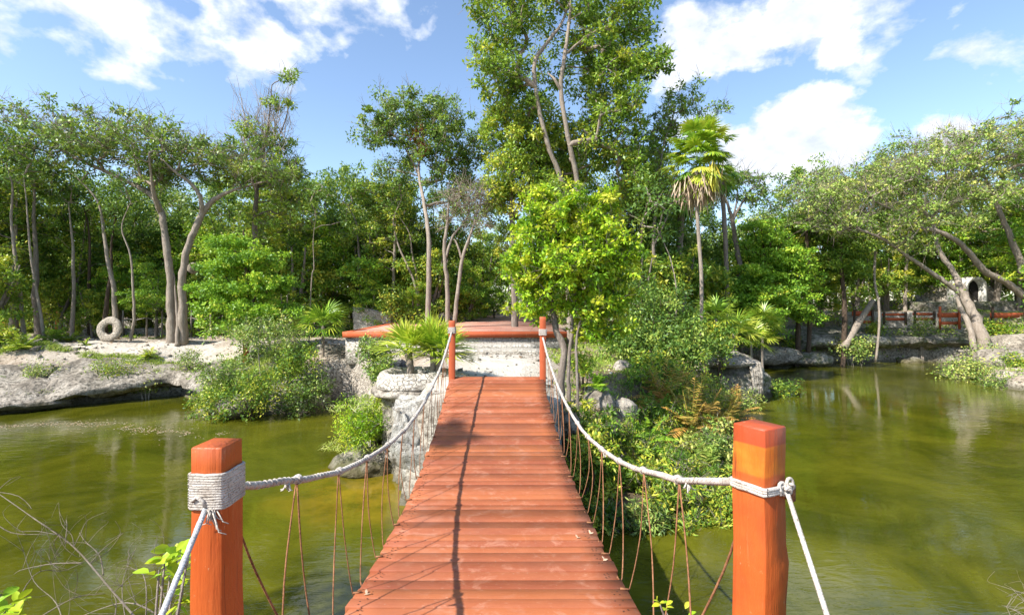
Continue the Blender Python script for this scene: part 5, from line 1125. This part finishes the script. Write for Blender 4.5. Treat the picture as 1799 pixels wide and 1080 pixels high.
# ------------------------------------------------------------------ shrubs
def SH(px, py, d, rx, ry, rd): D = d; return W(px, py, D), (rx / F * D, rd, ry / F * D)
for q, (px, py, d, rx, ry, rd, leaf, tone, ncl, size, lab) in enumerate([
    (462, 592, 14.8, 72, 46, .8, 'leaf_olive', .6, 66, .06, 'grey green twiggy shrub, topmost of the bank shrubs left of centre'),
    (400, 660, 13.9, 55, 30, .7, 'leaf_olive', .5, 36, .06, 'pale yellowish shrub left in the bank clump'),
    (380, 705, 13.4, 52, 26, .6, 'leaf_mid', .62, 34, .06, 'low yellow green shrub trailing to the water at the left of the clump'),
    (455, 690, 13.3, 62, 38, .7, 'leaf_mid', .5, 46, .06, 'mid green shrub in the middle of the bank clump above the water'),
    (520, 640, 14.4, 42, 36, .7, 'leaf_mid', .45, 34, .07, 'dark green shrub between the bank clump and the small palm'),
    (525, 700, 13.8, 45, 30, .6, 'leaf_olive', .35, 34, .06, 'brownish shrub drooping over the dark hollow'),
    (560, 678, 14.5, 34, 26, .6, 'leaf_olive', .3, 26, .06, 'small brown twiggy shrub at the right end of the clump'),
    (660, 612, 11.4, 32, 26, .5, 'leaf_olive', .35, 30, .06, 'grey green shrub on the wall left of the planter palms'),
    (668, 655, 11.0, 24, 26, .4, 'leaf_dark', .7, 24, .055, 'small dark shrub hanging down the wall beside the planter'),
    (690, 530, 21.0, 24, 28, .6, 'leaf_mid', .4, 24, .09, 'rounded grey green bush right of the white stone block'),
    (1025, 640, 10.2, 20, 20, .3, 'leaf_bright', .6, 14, .05, 'small bright shrub among the slender stems under the lime tree'),
    (1150, 545, 14.6, 62, 62, 1.1, 'leaf_dark', .5, 80, .08, 'tall dark green bush in the thicket below the slender tree'),
    (1105, 600, 14.0, 45, 42, .9, 'leaf_dark', .55, 48, .08, 'dark bush in the shade behind the speckled boulder'),
    (1195, 605, 13.6, 55, 48, 1.0, 'leaf_dark', .62, 66, .08, 'wide dark glossy bush left of the mossy outcrop'),
    (1150, 645, 12.6, 50, 26, .7, 'leaf_mid', .4, 40, .07, 'low green bush in front of the dark thicket'),
    (1255, 600, 15.2, 36, 30, .7, 'leaf_mid', .5, 34, .08, 'mid green bush behind the mossy outcrop'),
    (1378, 684, 16.6, 26, 17, .4, 'leaf_mid', .45, 22, .06, 'small green shrub at the waterline right of the mossy outcrop'),
    (1505, 612, 24.2, 34, 18, .8, 'leaf_olive', .8, 26, .09, 'yellowish shrub at the foot of the leaning log'),
    (1395, 606, 25.5, 30, 12, .8, 'leaf_mid', .5, 18, .09, 'low shrub on the pale far bank rocks'),
    (1330, 575, 23.0, 45, 34, 1.2, 'leaf_bright', .45, 50, .10, 'bright leafy bush right of the yellow fan palms'),
    (1700, 652, 20.2, 38, 22, .8, 'leaf_olive', .9, 34, .08, 'yellowish shrub at the left tip of the right bank'),
    (1760, 676, 18.4, 48, 22, .8, 'leaf_olive', .62, 38, .07, 'brownish low shrub along the waters edge at the right'),
    (1790, 640, 19.5, 24, 18, .6, 'leaf_mid', .6, 20, .07, 'small green shrub above the brownish one at the right edge'),
    (1740, 625, 21.2, 34, 16, .7, 'leaf_olive', .7, 24, .08, 'pale shrub hiding the foot of the wide leaning tree'),
    (1650, 590, 26.0, 22, 9, .6, 'leaf_mid', .5, 12, .08, 'green tuft on the lip of the cave'),
    (1590, 592, 26.0, 24, 8, .6, 'leaf_olive', .7, 12, .08, 'yellow green tuft on the left lip of the cave'),
    (190, 648, 15.9, 42, 14, .6, 'leaf_mid', .65, 24, .05, 'low green mat of weeds in the middle of the ledge'), (70, 655, 15.4, 34, 12, .5, 'leaf_olive', .7, 18, .05, 'low olive weeds near the left end of the ledge'), (330, 632, 16.8, 30, 14, .5, 'leaf_olive', .65, 18, .05, 'pale low bush on the sand left of the bank shrubs'), (260, 672, 16.0, 24, 10, .4, 'leaf_olive', .6, 12, .05, 'small dry weeds at the lip of the ledge'),
    (1535, 578, 25.6, 26, 14, .5, 'leaf_mid', .6, 16, .08, 'green bush screening the gap between the first red fences'), (1622, 574, 25.6, 20, 10, .4, 'leaf_olive', .6, 12, .08, 'small olive bush in front of the middle red fence'), (1775, 585, 24.5, 26, 14, .5, 'leaf_bright', .5, 16, .08, 'fresh bush below the long dark red fence'),
    (1735, 580, 25.0, 34, 18, .7, 'leaf_mid', .55, 26, .09, 'green shrub between the trunk and the long red fence')]):
    c, r = SH(px, py, d, rx, ry, rd); shrub('shrub', 'shrub', lab, c, r, 400 + q, leaf, ncl, 66, size * 1.25, tone, 5, .24 * d / 13 if d < 20 else .42, twig=4 if leaf == 'leaf_olive' else 1, spread=.65, bark='twig' if leaf == 'leaf_olive' else 'bark_brown')
# bright green water-side shrub left of the bridge
c, r = SH(640, 742, 9.3, 54, 42, .62); sb = shrub('feathery_shrub', 'shrub', 'fresh lime green feathery shrub in the water left of the bridge', c, r, 450, 'leaf_lime', 62, 130, .06, .36, 7, .17, .28, 1, spread=.5, zg=.02)
R2 = np.random.default_rng(53); g = Geo()
for q in range(36): tuft(g, c + np.array([R2.normal() * .35 + .05, R2.normal() * .3, .25 + R2.random() * .15]), R2, 12, .26, .010, .75, .06, .6, .8)
for q in range(24): a_ = R2.random() * 6.28; tuft(g, c + np.array([math.cos(a_) * .6, math.sin(a_) * .5, -.42]), R2, 12, .3, .012, .6, .05, .9, .9)
g.obj('grass_blades', M['grass'], sb)['kind'] = 'stuff'
o = rock_mesh('boulder', (-2.75, 9.4, .05), (.75, .6, .32), R1, M['rock_moss'], .2, 4); tag(o, 'half sunken mossy rock under the lime green feathery shrub', 'boulder')
# planter palms
Rq = np.random.default_rng(81)
palm('pair of young fan palms with bright fronds growing in the round planter', (-1.85, 9.5, 1.75),
     [dict(pts=[(-1.98, 9.5, 1.68), (-2.0, 9.5, 1.95), (-2.04, 9.5, 2.18)], r=.075), dict(pts=[(-1.55, 9.55, 1.68), (-1.55, 9.55, 1.95), (-1.55, 9.55, 2.22)], r=.06), dict(pts=[(-1.42, 9.45, 1.68), (-1.43, 9.45, 1.9), (-1.40, 9.45, 2.12)], r=.055)],
     Rq, nf=22, pet=.32, L=.64, nb=15, w=.034, el=(.05, 1.5), tone=.75, droop=.3, spread=1.7, fold=.12)
for (px, py, d, nf, L, pet, tone, h, lab) in [(568, 572, 16.2, 26, .85, .4, .35, .7, 'small dark stemmed fan palm at the left end of the terrace'), (1290, 585, 17.5, 20, .8, .5, .8, .3, 'yellow green fan palm behind the mossy outcrop'), (1320, 600, 18.6, 18, .8, .5, .85, .2, 'bright yellow fan palm right of the other low palm'),
        (1258, 560, 17.0, 18, .7, .5, .5, .5, 'mid green fan palm left of the yellow green one'), (1340, 570, 21, 18, .8, .5, .55, .4, 'green fan palm against the bright leafy bush')]:
    c = W(px, py, d); zb = gz(c[0], d); palm(lab, (c[0], d, zb), [dict(pts=[(c[0], d, zb - .1), (c[0], d, (zb + c[2]) / 2), tuple(c)], r=.05)], Rq, nf=nf, pet=pet, L=L, nb=15, w=.04, el=(-.1, 1.3), tone=tone, droop=.4)
# ferns and small palms on the left bank
for (px, py, d, nf, L, tone, mt, lab) in [(8, 612, 17.5, 34, 1.0, .55, 'leaf_palm', 'big bright fern at the far left edge'), (40, 622, 17.0, 26, .8, .75, 'leaf_palm', 'yellow green fern right of the big left edge one'), (95, 606, 18.3, 26, .8, .4, 'leaf_palm', 'green fern left of the stone ring'), (122, 604, 18.6, 18, .6, .5, 'leaf_palm', 'smaller fern nearest the stone ring'),
        (262, 615, 17.6, 16, .6, .75, 'leaf_palm', 'little bright palm fern right of the stone ring'), (150, 610, 18.0, 12, .35, .8, 'leaf_palm', 'tiny yellow fern below the stone ring'), (62, 660, 15.4, 14, .45, .5, 'leaf_bright', 'small green fern on the ledge at the left'), (12, 665, 15.2, 18, .5, .4, 'leaf_bright', 'dark green fern clump on the ledge at the left edge')]:
    c = W(px, py, d); zb = gz(c[0], d) + .02; g = Geo(); fern(g, np.array([c[0], d, zb]), Rq, nf, L, .17 * L / .6, .03, (.35, 1.35), tone, .8, 16); tag(g.obj('fern', M[mt]), lab, 'fern')
# the fern and shrub mound right of the bridge
for q, (px, py, d, rx, ry, rd, leaf, tone, ncl, lab) in enumerate([
    (1040, 770, 8.4, 34, 40, .4, 'leaf_mid', .6, 34, 'yellow green shrub beside the bridge below the pale boulder'), (1055, 850, 7.9, 38, 46, .4, 'leaf_bright', .42, 42, 'bright shrub hanging low beside the bridge'), (1110, 800, 8.9, 50, 34, .5, 'leaf_mid', .7, 44, 'yellowish shrub in the middle of the mound'),
    (1130, 860, 8.0, 52, 36, .5, 'leaf_mid', .5, 46, 'green shrub low on the mound behind the hanging cords'), (1200, 850, 8.4, 50, 40, .5, 'leaf_mid', .42, 46, 'leafy shrub reaching towards the right post'), (1180, 905, 7.7, 50, 26, .4, 'leaf_olive', .55, 32, 'olive twiggy shrub touching the water under the mound'),
    (1255, 800, 9.2, 42, 34, .5, 'leaf_olive', .6, 36, 'pale olive shrub left of the right post'), (1250, 880, 8.3, 38, 34, .4, 'leaf_mid', .55, 34, 'narrow leaved shrub just behind the right post'), (1170, 760, 10.3, 60, 34, .6, 'leaf_mid', .35, 46, 'dark green shrub at the top of the mound'),
    (1060, 900, 7.5, 26, 30, .3, 'leaf_mid', .55, 22, 'small shrub trailing to the water next to the bridge'), (1245, 735, 11.8, 50, 26, .6, 'leaf_mid', .45, 34, 'green shrub under the rusty fern fronds'), (1110, 740, 10.8, 40, 26, .5, 'leaf_bright', .4, 30, 'fresh green shrub right of the speckled boulder'), (1145, 700, 11.6, 46, 34, .6, 'leaf_bright', .4, 34, 'tall fresh green shrub behind the green fern'), (1210, 690, 12.6, 50, 34, .7, 'leaf_mid', .55, 36, 'tall yellow tinged shrub at the back of the mound'), (1290, 715, 13.2, 34, 22, .5, 'leaf_olive', .8, 22, 'straw coloured shrub at the outer tip of the mound'), (1030, 815, 7.7, 26, 40, .3, 'leaf_mid', .65, 26, 'narrow shrub hugging the bridge deck'), (1215, 935, 7.0, 46, 24, .3, 'leaf_mid', .6, 30, 'lowest shrub dipping in the water below the right rope'), (1125, 930, 6.9, 46, 28, .3, 'leaf_olive', .5, 32, 'twiggy shrub hanging to the water behind the middle cords'), (1075, 930, 6.9, 26, 34, .25, 'leaf_mid', .5, 22, 'lowest shrub against the bridge edge'), (1275, 905, 7.3, 36, 30, .35, 'leaf_mid', .45, 28, 'dark leafed shrub half hidden by the right post'), (1180, 880, 7.3, 46, 30, .3, 'leaf_mid', .7, 34, 'yellow green shrub spilling over the foot of the mound')]):
    c, r = SH(px, py - 12, d, rx * 1.2, ry * 1.3, rd); shrub('shrub', 'shrub', lab, c, r, 500 + q, leaf, int(ncl * 1.15), 90, .080, tone + .08 * math.sin(q * 2.4), 7, .13 * d / 8.5, .26 + .14 * (q % 3 == 0), 4, spread=.75, bark='bark_brown' if q % 2 else 'twig', zg=.02, twl=.22)
Rg = np.random.default_rng(90)
for q, (px, py, d, nf, L, tone, mt, lab) in enumerate([(1150, 735, 10.6, 26, 1.0, .45, 'leaf_bright', 'green fern left of the rusty ones'), (1195, 720, 11.4, 26, 1.35, .5, 'leaf_rust', 'tall fern with rusty upright fronds'), (1235, 740, 11.0, 26, 1.3, .5, 'leaf_rust', 'rusty fern arching towards the open water'), (1270, 760, 11.0, 22, 1.1, .4, 'leaf_rust', 'low rusty fern nearest the right post'),
        (1120, 700, 12.4, 20, .8, .4, 'leaf_bright', 'bright fern beside the shaded rocks'), (1215, 790, 9.8, 18, .7, .5, 'leaf_bright', 'fresh fern in the heart of the mound'), (1080, 830, 8.3, 16, .55, .6, 'leaf_bright', 'light green fern near the bridge edge'), (1160, 830, 8.7, 18, .6, .5, 'leaf_olive', 'dry olive fern in the lower mound'),
        (1165, 700, 11.0, 22, 1.3, .6, 'leaf_rust', 'tallest rusty frond clump at the back of the mound'), (1290, 730, 11.8, 20, 1.1, .5, 'leaf_rust', 'rust tipped fern leaning out over the open water'), (1215, 745, 9.9, 20, 1.1, .3, 'leaf_rust', 'half green half rusty fern in front of the taller ones'), (1130, 775, 9.0, 20, .9, .5, 'leaf_bright', 'arching green fern behind the right rope'),
        (1050, 670, 9.8, 12, .4, .7, 'leaf_bright', 'small yellow fern on the pale boulder'), (1245, 850, 8.7, 16, .6, .8, 'leaf_olive', 'straw coloured fern by the right post'), (1185, 680, 12.8, 16, .8, .4, 'leaf_bright', 'fern in front of the dark glossy bush')]):
    c = W(px, py, d); g = Geo(); zb = min(c[2] - .1, gz(c[0], d) + .9); fern(g, np.array([c[0], d, max(zb, .2)]), Rg, nf, L, .17 * max(1, L), .030, (.3, 1.45), tone, .8, 18); tag(g.obj('fern', M[mt]), lab, 'fern')
# ------------------------------------------------------------------ grass and litter (nobody could count them)
def scatter(name, label, cat, pred, n, L, w, mt, seed, tone=.5, blades_n=9, box_=(-18, 26, 7, 30), sd=.5):
    R_ = np.random.default_rng(seed); X = R_.uniform(box_[0], box_[1], n); Y = R_.uniform(box_[2], box_[3], n); Z = ground_z(X, Y)
    k = (Z > .15) & pred(X, Y, Z, noise3(np.stack([X, Y, 0 * X], 1), .6, 3)); X, Y, Z = X[k], Y[k], Z[k]; nn = len(X)
    if nn == 0: return
    P = np.repeat(np.stack([X, Y, Z - .01], 1), blades_n, 0) + np.hstack([R_.normal(size=(nn * blades_n, 2)) * .07, np.zeros((nn * blades_n, 1))])
    D = np.hstack([R_.normal(size=(nn * blades_n, 2)) * sd, np.ones((nn * blades_n, 1))]); Ls = np.repeat(L * R_.uniform(.4, 1.1, nn), blades_n) * R_.uniform(.6, 1.1, nn * blades_n)
    g = Geo(); blades(g, P, D, Ls, w, .6, np.clip(np.repeat(tone + R_.normal(size=nn) * .2, blades_n) + R_.normal(size=nn * blades_n) * .1, 0, 1), None, R_); tag(g.obj(name, M[mt]), label, cat, kind='stuff')
scatter('bank_grass', 'green and straw grass tufts on the left bank ledge', 'grass', lambda X, Y, Z, N: (X < -7) & (Y < 17.6) & (N > -.2), 15000, .28, .016, 'grass', 61, .45, 8, (-18, -7, 13, 18))
scatter('woodland_weeds', 'green weeds and seedlings over the woodland floor', 'ground cover', lambda X, Y, Z, N: ((Y > 20.5) | (X > 2)) & (N > -.1) & ~((np.abs(X) < 5.6) & (Y > 15)), 9000, .35, .035, 'leaf_mid', 62, .4, 8, (-26, 34, 7, 42))
scatter('mound_weeds', 'dense weeds covering the mound right of the bridge', 'ground cover', lambda X, Y, Z, N: (X > 1.0) & (N > -.5), 7000, .22, .02, 'grass', 63, .35, 9, (1.0, 12, 6.5, 22))
scatter('shore_grass', 'yellowish grass along the far shore and right bank', 'grass', lambda X, Y, Z, N: (X > 9) & (N > -.15), 7000, .3, .022, 'grass', 64, .6, 8, (9, 30, 15, 29))
# stones scattered on the ground
R_ = np.random.default_rng(65); g = Geo(); X = R_.uniform(-18, 26, 9000); Y = R_.uniform(7.8, 29, 9000); Z = ground_z(X, Y); k = (Z > .1) & ~((np.abs(X + 1.2) < 4.2) & (Y > 15.4)) & ~((np.abs(X + .3) < .7) & (Y < 9)); X, Y, Z = X[k], Y[k], Z[k]; N = len(X)
s_ = (.02 + np.where((X < -7) & (Y < 18), .20, .07) * R_.random(N)**np.where(X < -7, 7, 4))[:, None]; cube = np.array([[x, y, z] for z in (-1, 1) for y in (-1, 1) for x in (-1, 1)], float) * .6
V = np.stack([X, Y, Z], 1)[:, None] + cube[None] * s_[:, None] * (1 + R_.normal(size=(N, 8, 3)) * .35); fq = np.array([[0, 2, 3, 1], [4, 5, 7, 6], [0, 1, 5, 4], [2, 6, 7, 3], [0, 4, 6, 2], [1, 3, 7, 5]])
g.add(V.reshape(-1, 3), (np.arange(N)[:, None, None] * 8 + fq[None]).reshape(-1, 4)); tag(g.obj('loose_stones', M['rock_white']), 'loose limestone rubble scattered over the banks and path', 'stones', kind='stuff')
# fallen leaves on ground
g = Geo(); X = R_.uniform(-20, 28, 16000); Y = R_.uniform(8, 40, 16000); Z = ground_z(X, Y); k = (Z > .2) & ((Y > 17) | (X > 1.2) | (R_.random(16000) < .25)) & ~((np.abs(X + 1.2) < 4.2) & (Y > 15.4)); X, Y, Z = X[k], Y[k], Z[k]; N = len(X)
blades(g, np.stack([X, Y, Z + .015], 1), np.hstack([R_.normal(size=(N, 2)), R_.normal(size=(N, 1)) * .2]), .11, .06, 0, None, None, R_); tag(g.obj('leaf_litter', M['litter']), 'brown fallen leaves strewn over the ground', 'leaf litter', kind='stuff')
# floating scum on the pond
g = Geo(); N = 900; t_ = R_.random(N); P = np.stack([-13.5 + 6.5 * t_ + R_.normal(size=N) * .15, 12.2 + .5 * np.sin(t_ * 5) + R_.normal(size=N) * (.10 + .25 * R_.random(N)**3), np.full(N, .006)], 1)
k = noise3(P, 1.2, 3) > -.3; P = P[k]; blades(g, P, np.hstack([R_.normal(size=(len(P), 2)), np.zeros((len(P), 1))]), .035, .025, 0, R_.uniform(.3, .8, len(P)), np.tile([0, 0, 1.], (len(P), 1)), R_)
tag(g.obj('floating_debris', M['litter']), 'pale line of floating leaves and scum on the left pond', 'debris', kind='stuff')

# ------------------------------------------------------------------ foreground plants
Rn = np.random.default_rng(95)
root = empty('bare_shrub', (-2.3, 1.2, 1.5), 'leafless grey twigs of a shrub reaching over the water at the lower left', 'shrub'); g = Geo()
def nb_(pts, d0, d1, r0, sub=0, rr=Rn):
    n = len(pts); P = np.array([W(x, y, d0 + (d1 - d0) * k / (n - 1)) for k, (x, y) in enumerate(pts)]); P = smooth_line(P, 5); r0 = r0 * .88; tube(g, P, np.linspace(r0, r0 * .35, len(P)), 6, wob=.08)
    for q in range(sub):
        k = rr.integers(2, len(P) - 1); a = P[k]; b = a + nz(rr.normal(size=3) * [1, .5, .8] + [0, 0, .7]) * rr.uniform(.07, .2); c = b + nz(rr.normal(size=3) + [0, 0, .3]) * .07
        tube(g, smooth_line([a, (a + b) / 2 + rr.normal(size=3) * .01, b, c], 3), np.linspace(r0 * .42, r0 * .15, 10), 5)
_R = 0
nb_([(270, 1120), (200, 1040), (130, 960), (60, 910), (-40, 840)], 1.9, 2.3, .0048, 12)
nb_([(255, 1110), (258, 1040), (250, 1005), (232, 998)], 1.9, 2.0, .003, 3)
nb_([(60, 1090), (130, 1050), (185, 1042)], 1.8, 1.9, .003, 3); nb_([(145, 988), (90, 990), (40, 1000), (25, 1008)], 2.05, 2.1, .003, 4)
nb_([(182, 1010), (175, 975), (150, 950), (140, 935)], 2.05, 2.2, .003, 4); nb_([(115, 955), (118, 925), (117, 912)], 2.1, 2.15, .0025, 1); nb_([(200, 1100), (205, 1060), (200, 1045)], 1.9, 1.95, .003, 2); nb_([(300, 1110), (290, 1050), (280, 1020), (290, 990)], 1.75, 1.9, .003, 4)
nb_([(-30, 900), (20, 935), (85, 937)], 2.2, 2.2, .003, 1)
nb_([(330, 1120), (240, 1060), (160, 1075), (70, 1120)], 1.9, 2.3, .0035, 8); nb_([(0, 1120), (60, 1010), (120, 1000), (190, 960)], 2.2, 2.6, .003, 8)
nb_([(230, 1130), (215, 1030), (240, 960)], 2.1, 2.4, .003, 7); nb_([(120, 1130), (100, 1060), (60, 1020), (40, 960)], 2.2, 2.6, .003, 8)
tube(g, smooth_line([(-2.3, 1.2, 1.4), (-2.2, 1.5, 1.7), W(270, 1120, 1.9)], 4), .007, 6)
g.obj('twigs', M['bark_pale'], root)
def leafspray(name, lab, spots, d, seed, root_at, L=.085):
    R_ = np.random.default_rng(seed); rt_ = empty(name, root_at, lab, 'plant'); g = Geo(); s = Geo()
    for (px, py, n) in spots:
        c = W(px, py, d + R_.normal() * .06); tube(s, smooth_line([np.array(root_at), (np.array(root_at) + c) / 2 + [0, 0, .05], c], 4), [.004] * 8 + [.0025], 5)
        for q in range(n):
            D = nz(R_.normal(size=3) * [1, .7, .6] + [0, 0, .3]); P = c + R_.normal(size=3) * .018; Sd = nz(np.cross(D, [0, 0, 1] + R_.normal(size=3) * .3)); up = np.cross(Sd, D); l = L * R_.uniform(.6, 1.1); w_ = l * .24
            V = []; 
            for t_, ww in ((0, .08), (.25, .8), (.55, 1), (.82, .6), (1, .04)):
                m_ = P + D * l * t_ - np.array([0, 0, 1]) * (t_**2) * l * .25; V += [m_ - Sd * w_ * ww + up * w_ * ww * .3, m_, m_ + Sd * w_ * ww + up * w_ * ww * .3]
            Qs = []
            for r_ in range(4): Qs += [[r_*3, r_*3+1, r_*3+4, r_*3+3], [r_*3+1, r_*3+2, r_*3+5, r_*3+4]]
            g.add(V, Qs, float(np.clip(.55 + R_.normal() * .2, 0, 1)))
    s.obj('stems', M['twig'], rt_); g.obj('foliage', M['leaf_lime'], rt_); return rt_
leafspray('leafy_sprig', 'bright green leafy sprig just left of the rope wrapped post', [(290, 985, 9), (312, 975, 8), (300, 1005, 7), (325, 1000, 7), (280, 1000, 5), (322, 1035, 6), (315, 1060, 6), (335, 955, 4)], 1.85, 96, (-1.15, 1.5, 1.5), .07)
leafspray('leafy_sprig', 'bright green leaves poking in at the bottom left corner', [(5, 1040, 6), (20, 1060, 7), (0, 1075, 7), (35, 1078, 4)], 1.85, 97, (-1.95, 1.4, 1.5), .08)
leafspray('leafy_sprig', 'small weed sprouting beside the right deck edge at the bottom', [(1160, 1062, 6), (1172, 1075, 5), (1200, 1085, 4)], 2.0, 98, (.70, 2.0, 1.6), .05)
root = empty('dry_twigs', (3.1, 2.2, 1.3), 'thin pale dry twigs at the lower right edge over the water', 'shrub'); g = Geo()
nb_([(1830, 1090), (1800, 1055), (1775, 1030)], 2.5, 2.7, .003, 8, Rn); nb_([(1830, 1060), (1795, 1040), (1768, 1048)], 2.5, 2.7, .003, 6, Rn); nb_([(1840, 1110), (1790, 1075), (1760, 1062)], 2.5, 2.7, .003, 6, Rn)
tube(g, smooth_line([(3.1, 2.2, 1.2), W(1835, 1100, 2.5)], 3), .004, 5); g.obj('twigs', M['twig'], root)
print('plants done', len(bpy.data.objects))

# a tree just outside the view on the left whose bough tip shades the far end of the deck
Ro = np.random.default_rng(99); h_ = 8.2; tip = np.array([-.72 - .82 * h_, 6.0 - .60 * h_, 1.62 + h_])
ot = empty('overhanging_tree', (-10.2, -1.5, 1.7), 'tall tree on the near bank left of the bridge with one long bough', 'tree'); g = Geo()
tube(g, smooth_line([(-10.2, -1.5, 1.6), (-10.1, -1.4, 4.5), (-9.7, -1.0, 7.6), (-8.9, -.2, 9.2), tip], 6), np.linspace(.16, .02, 25), 8, wob=.05); g.obj('trunk', M['bark_pale'], ot, True)
g = Geo(); fan_crown(g, tip + [-.1, -.1, 0], Ro, 7, .1, .5, 14, .05, (-.3, .6), .5, .2)
leaves(g, sample_blob(tip + [-.3, -.25, .05], np.array([.28, .25, .2]), 5, Ro), (.2, .2, .15), 50, .11, Ro, .5); leaves(g, sample_blob(np.array([-9.9, -1.6, 9.4]), np.array([1.3, 1.2, 1.0]), 30, Ro), (.5, .5, .35), 90, .13, Ro, .5); g.obj('crown', M['leaf_mid'], ot)
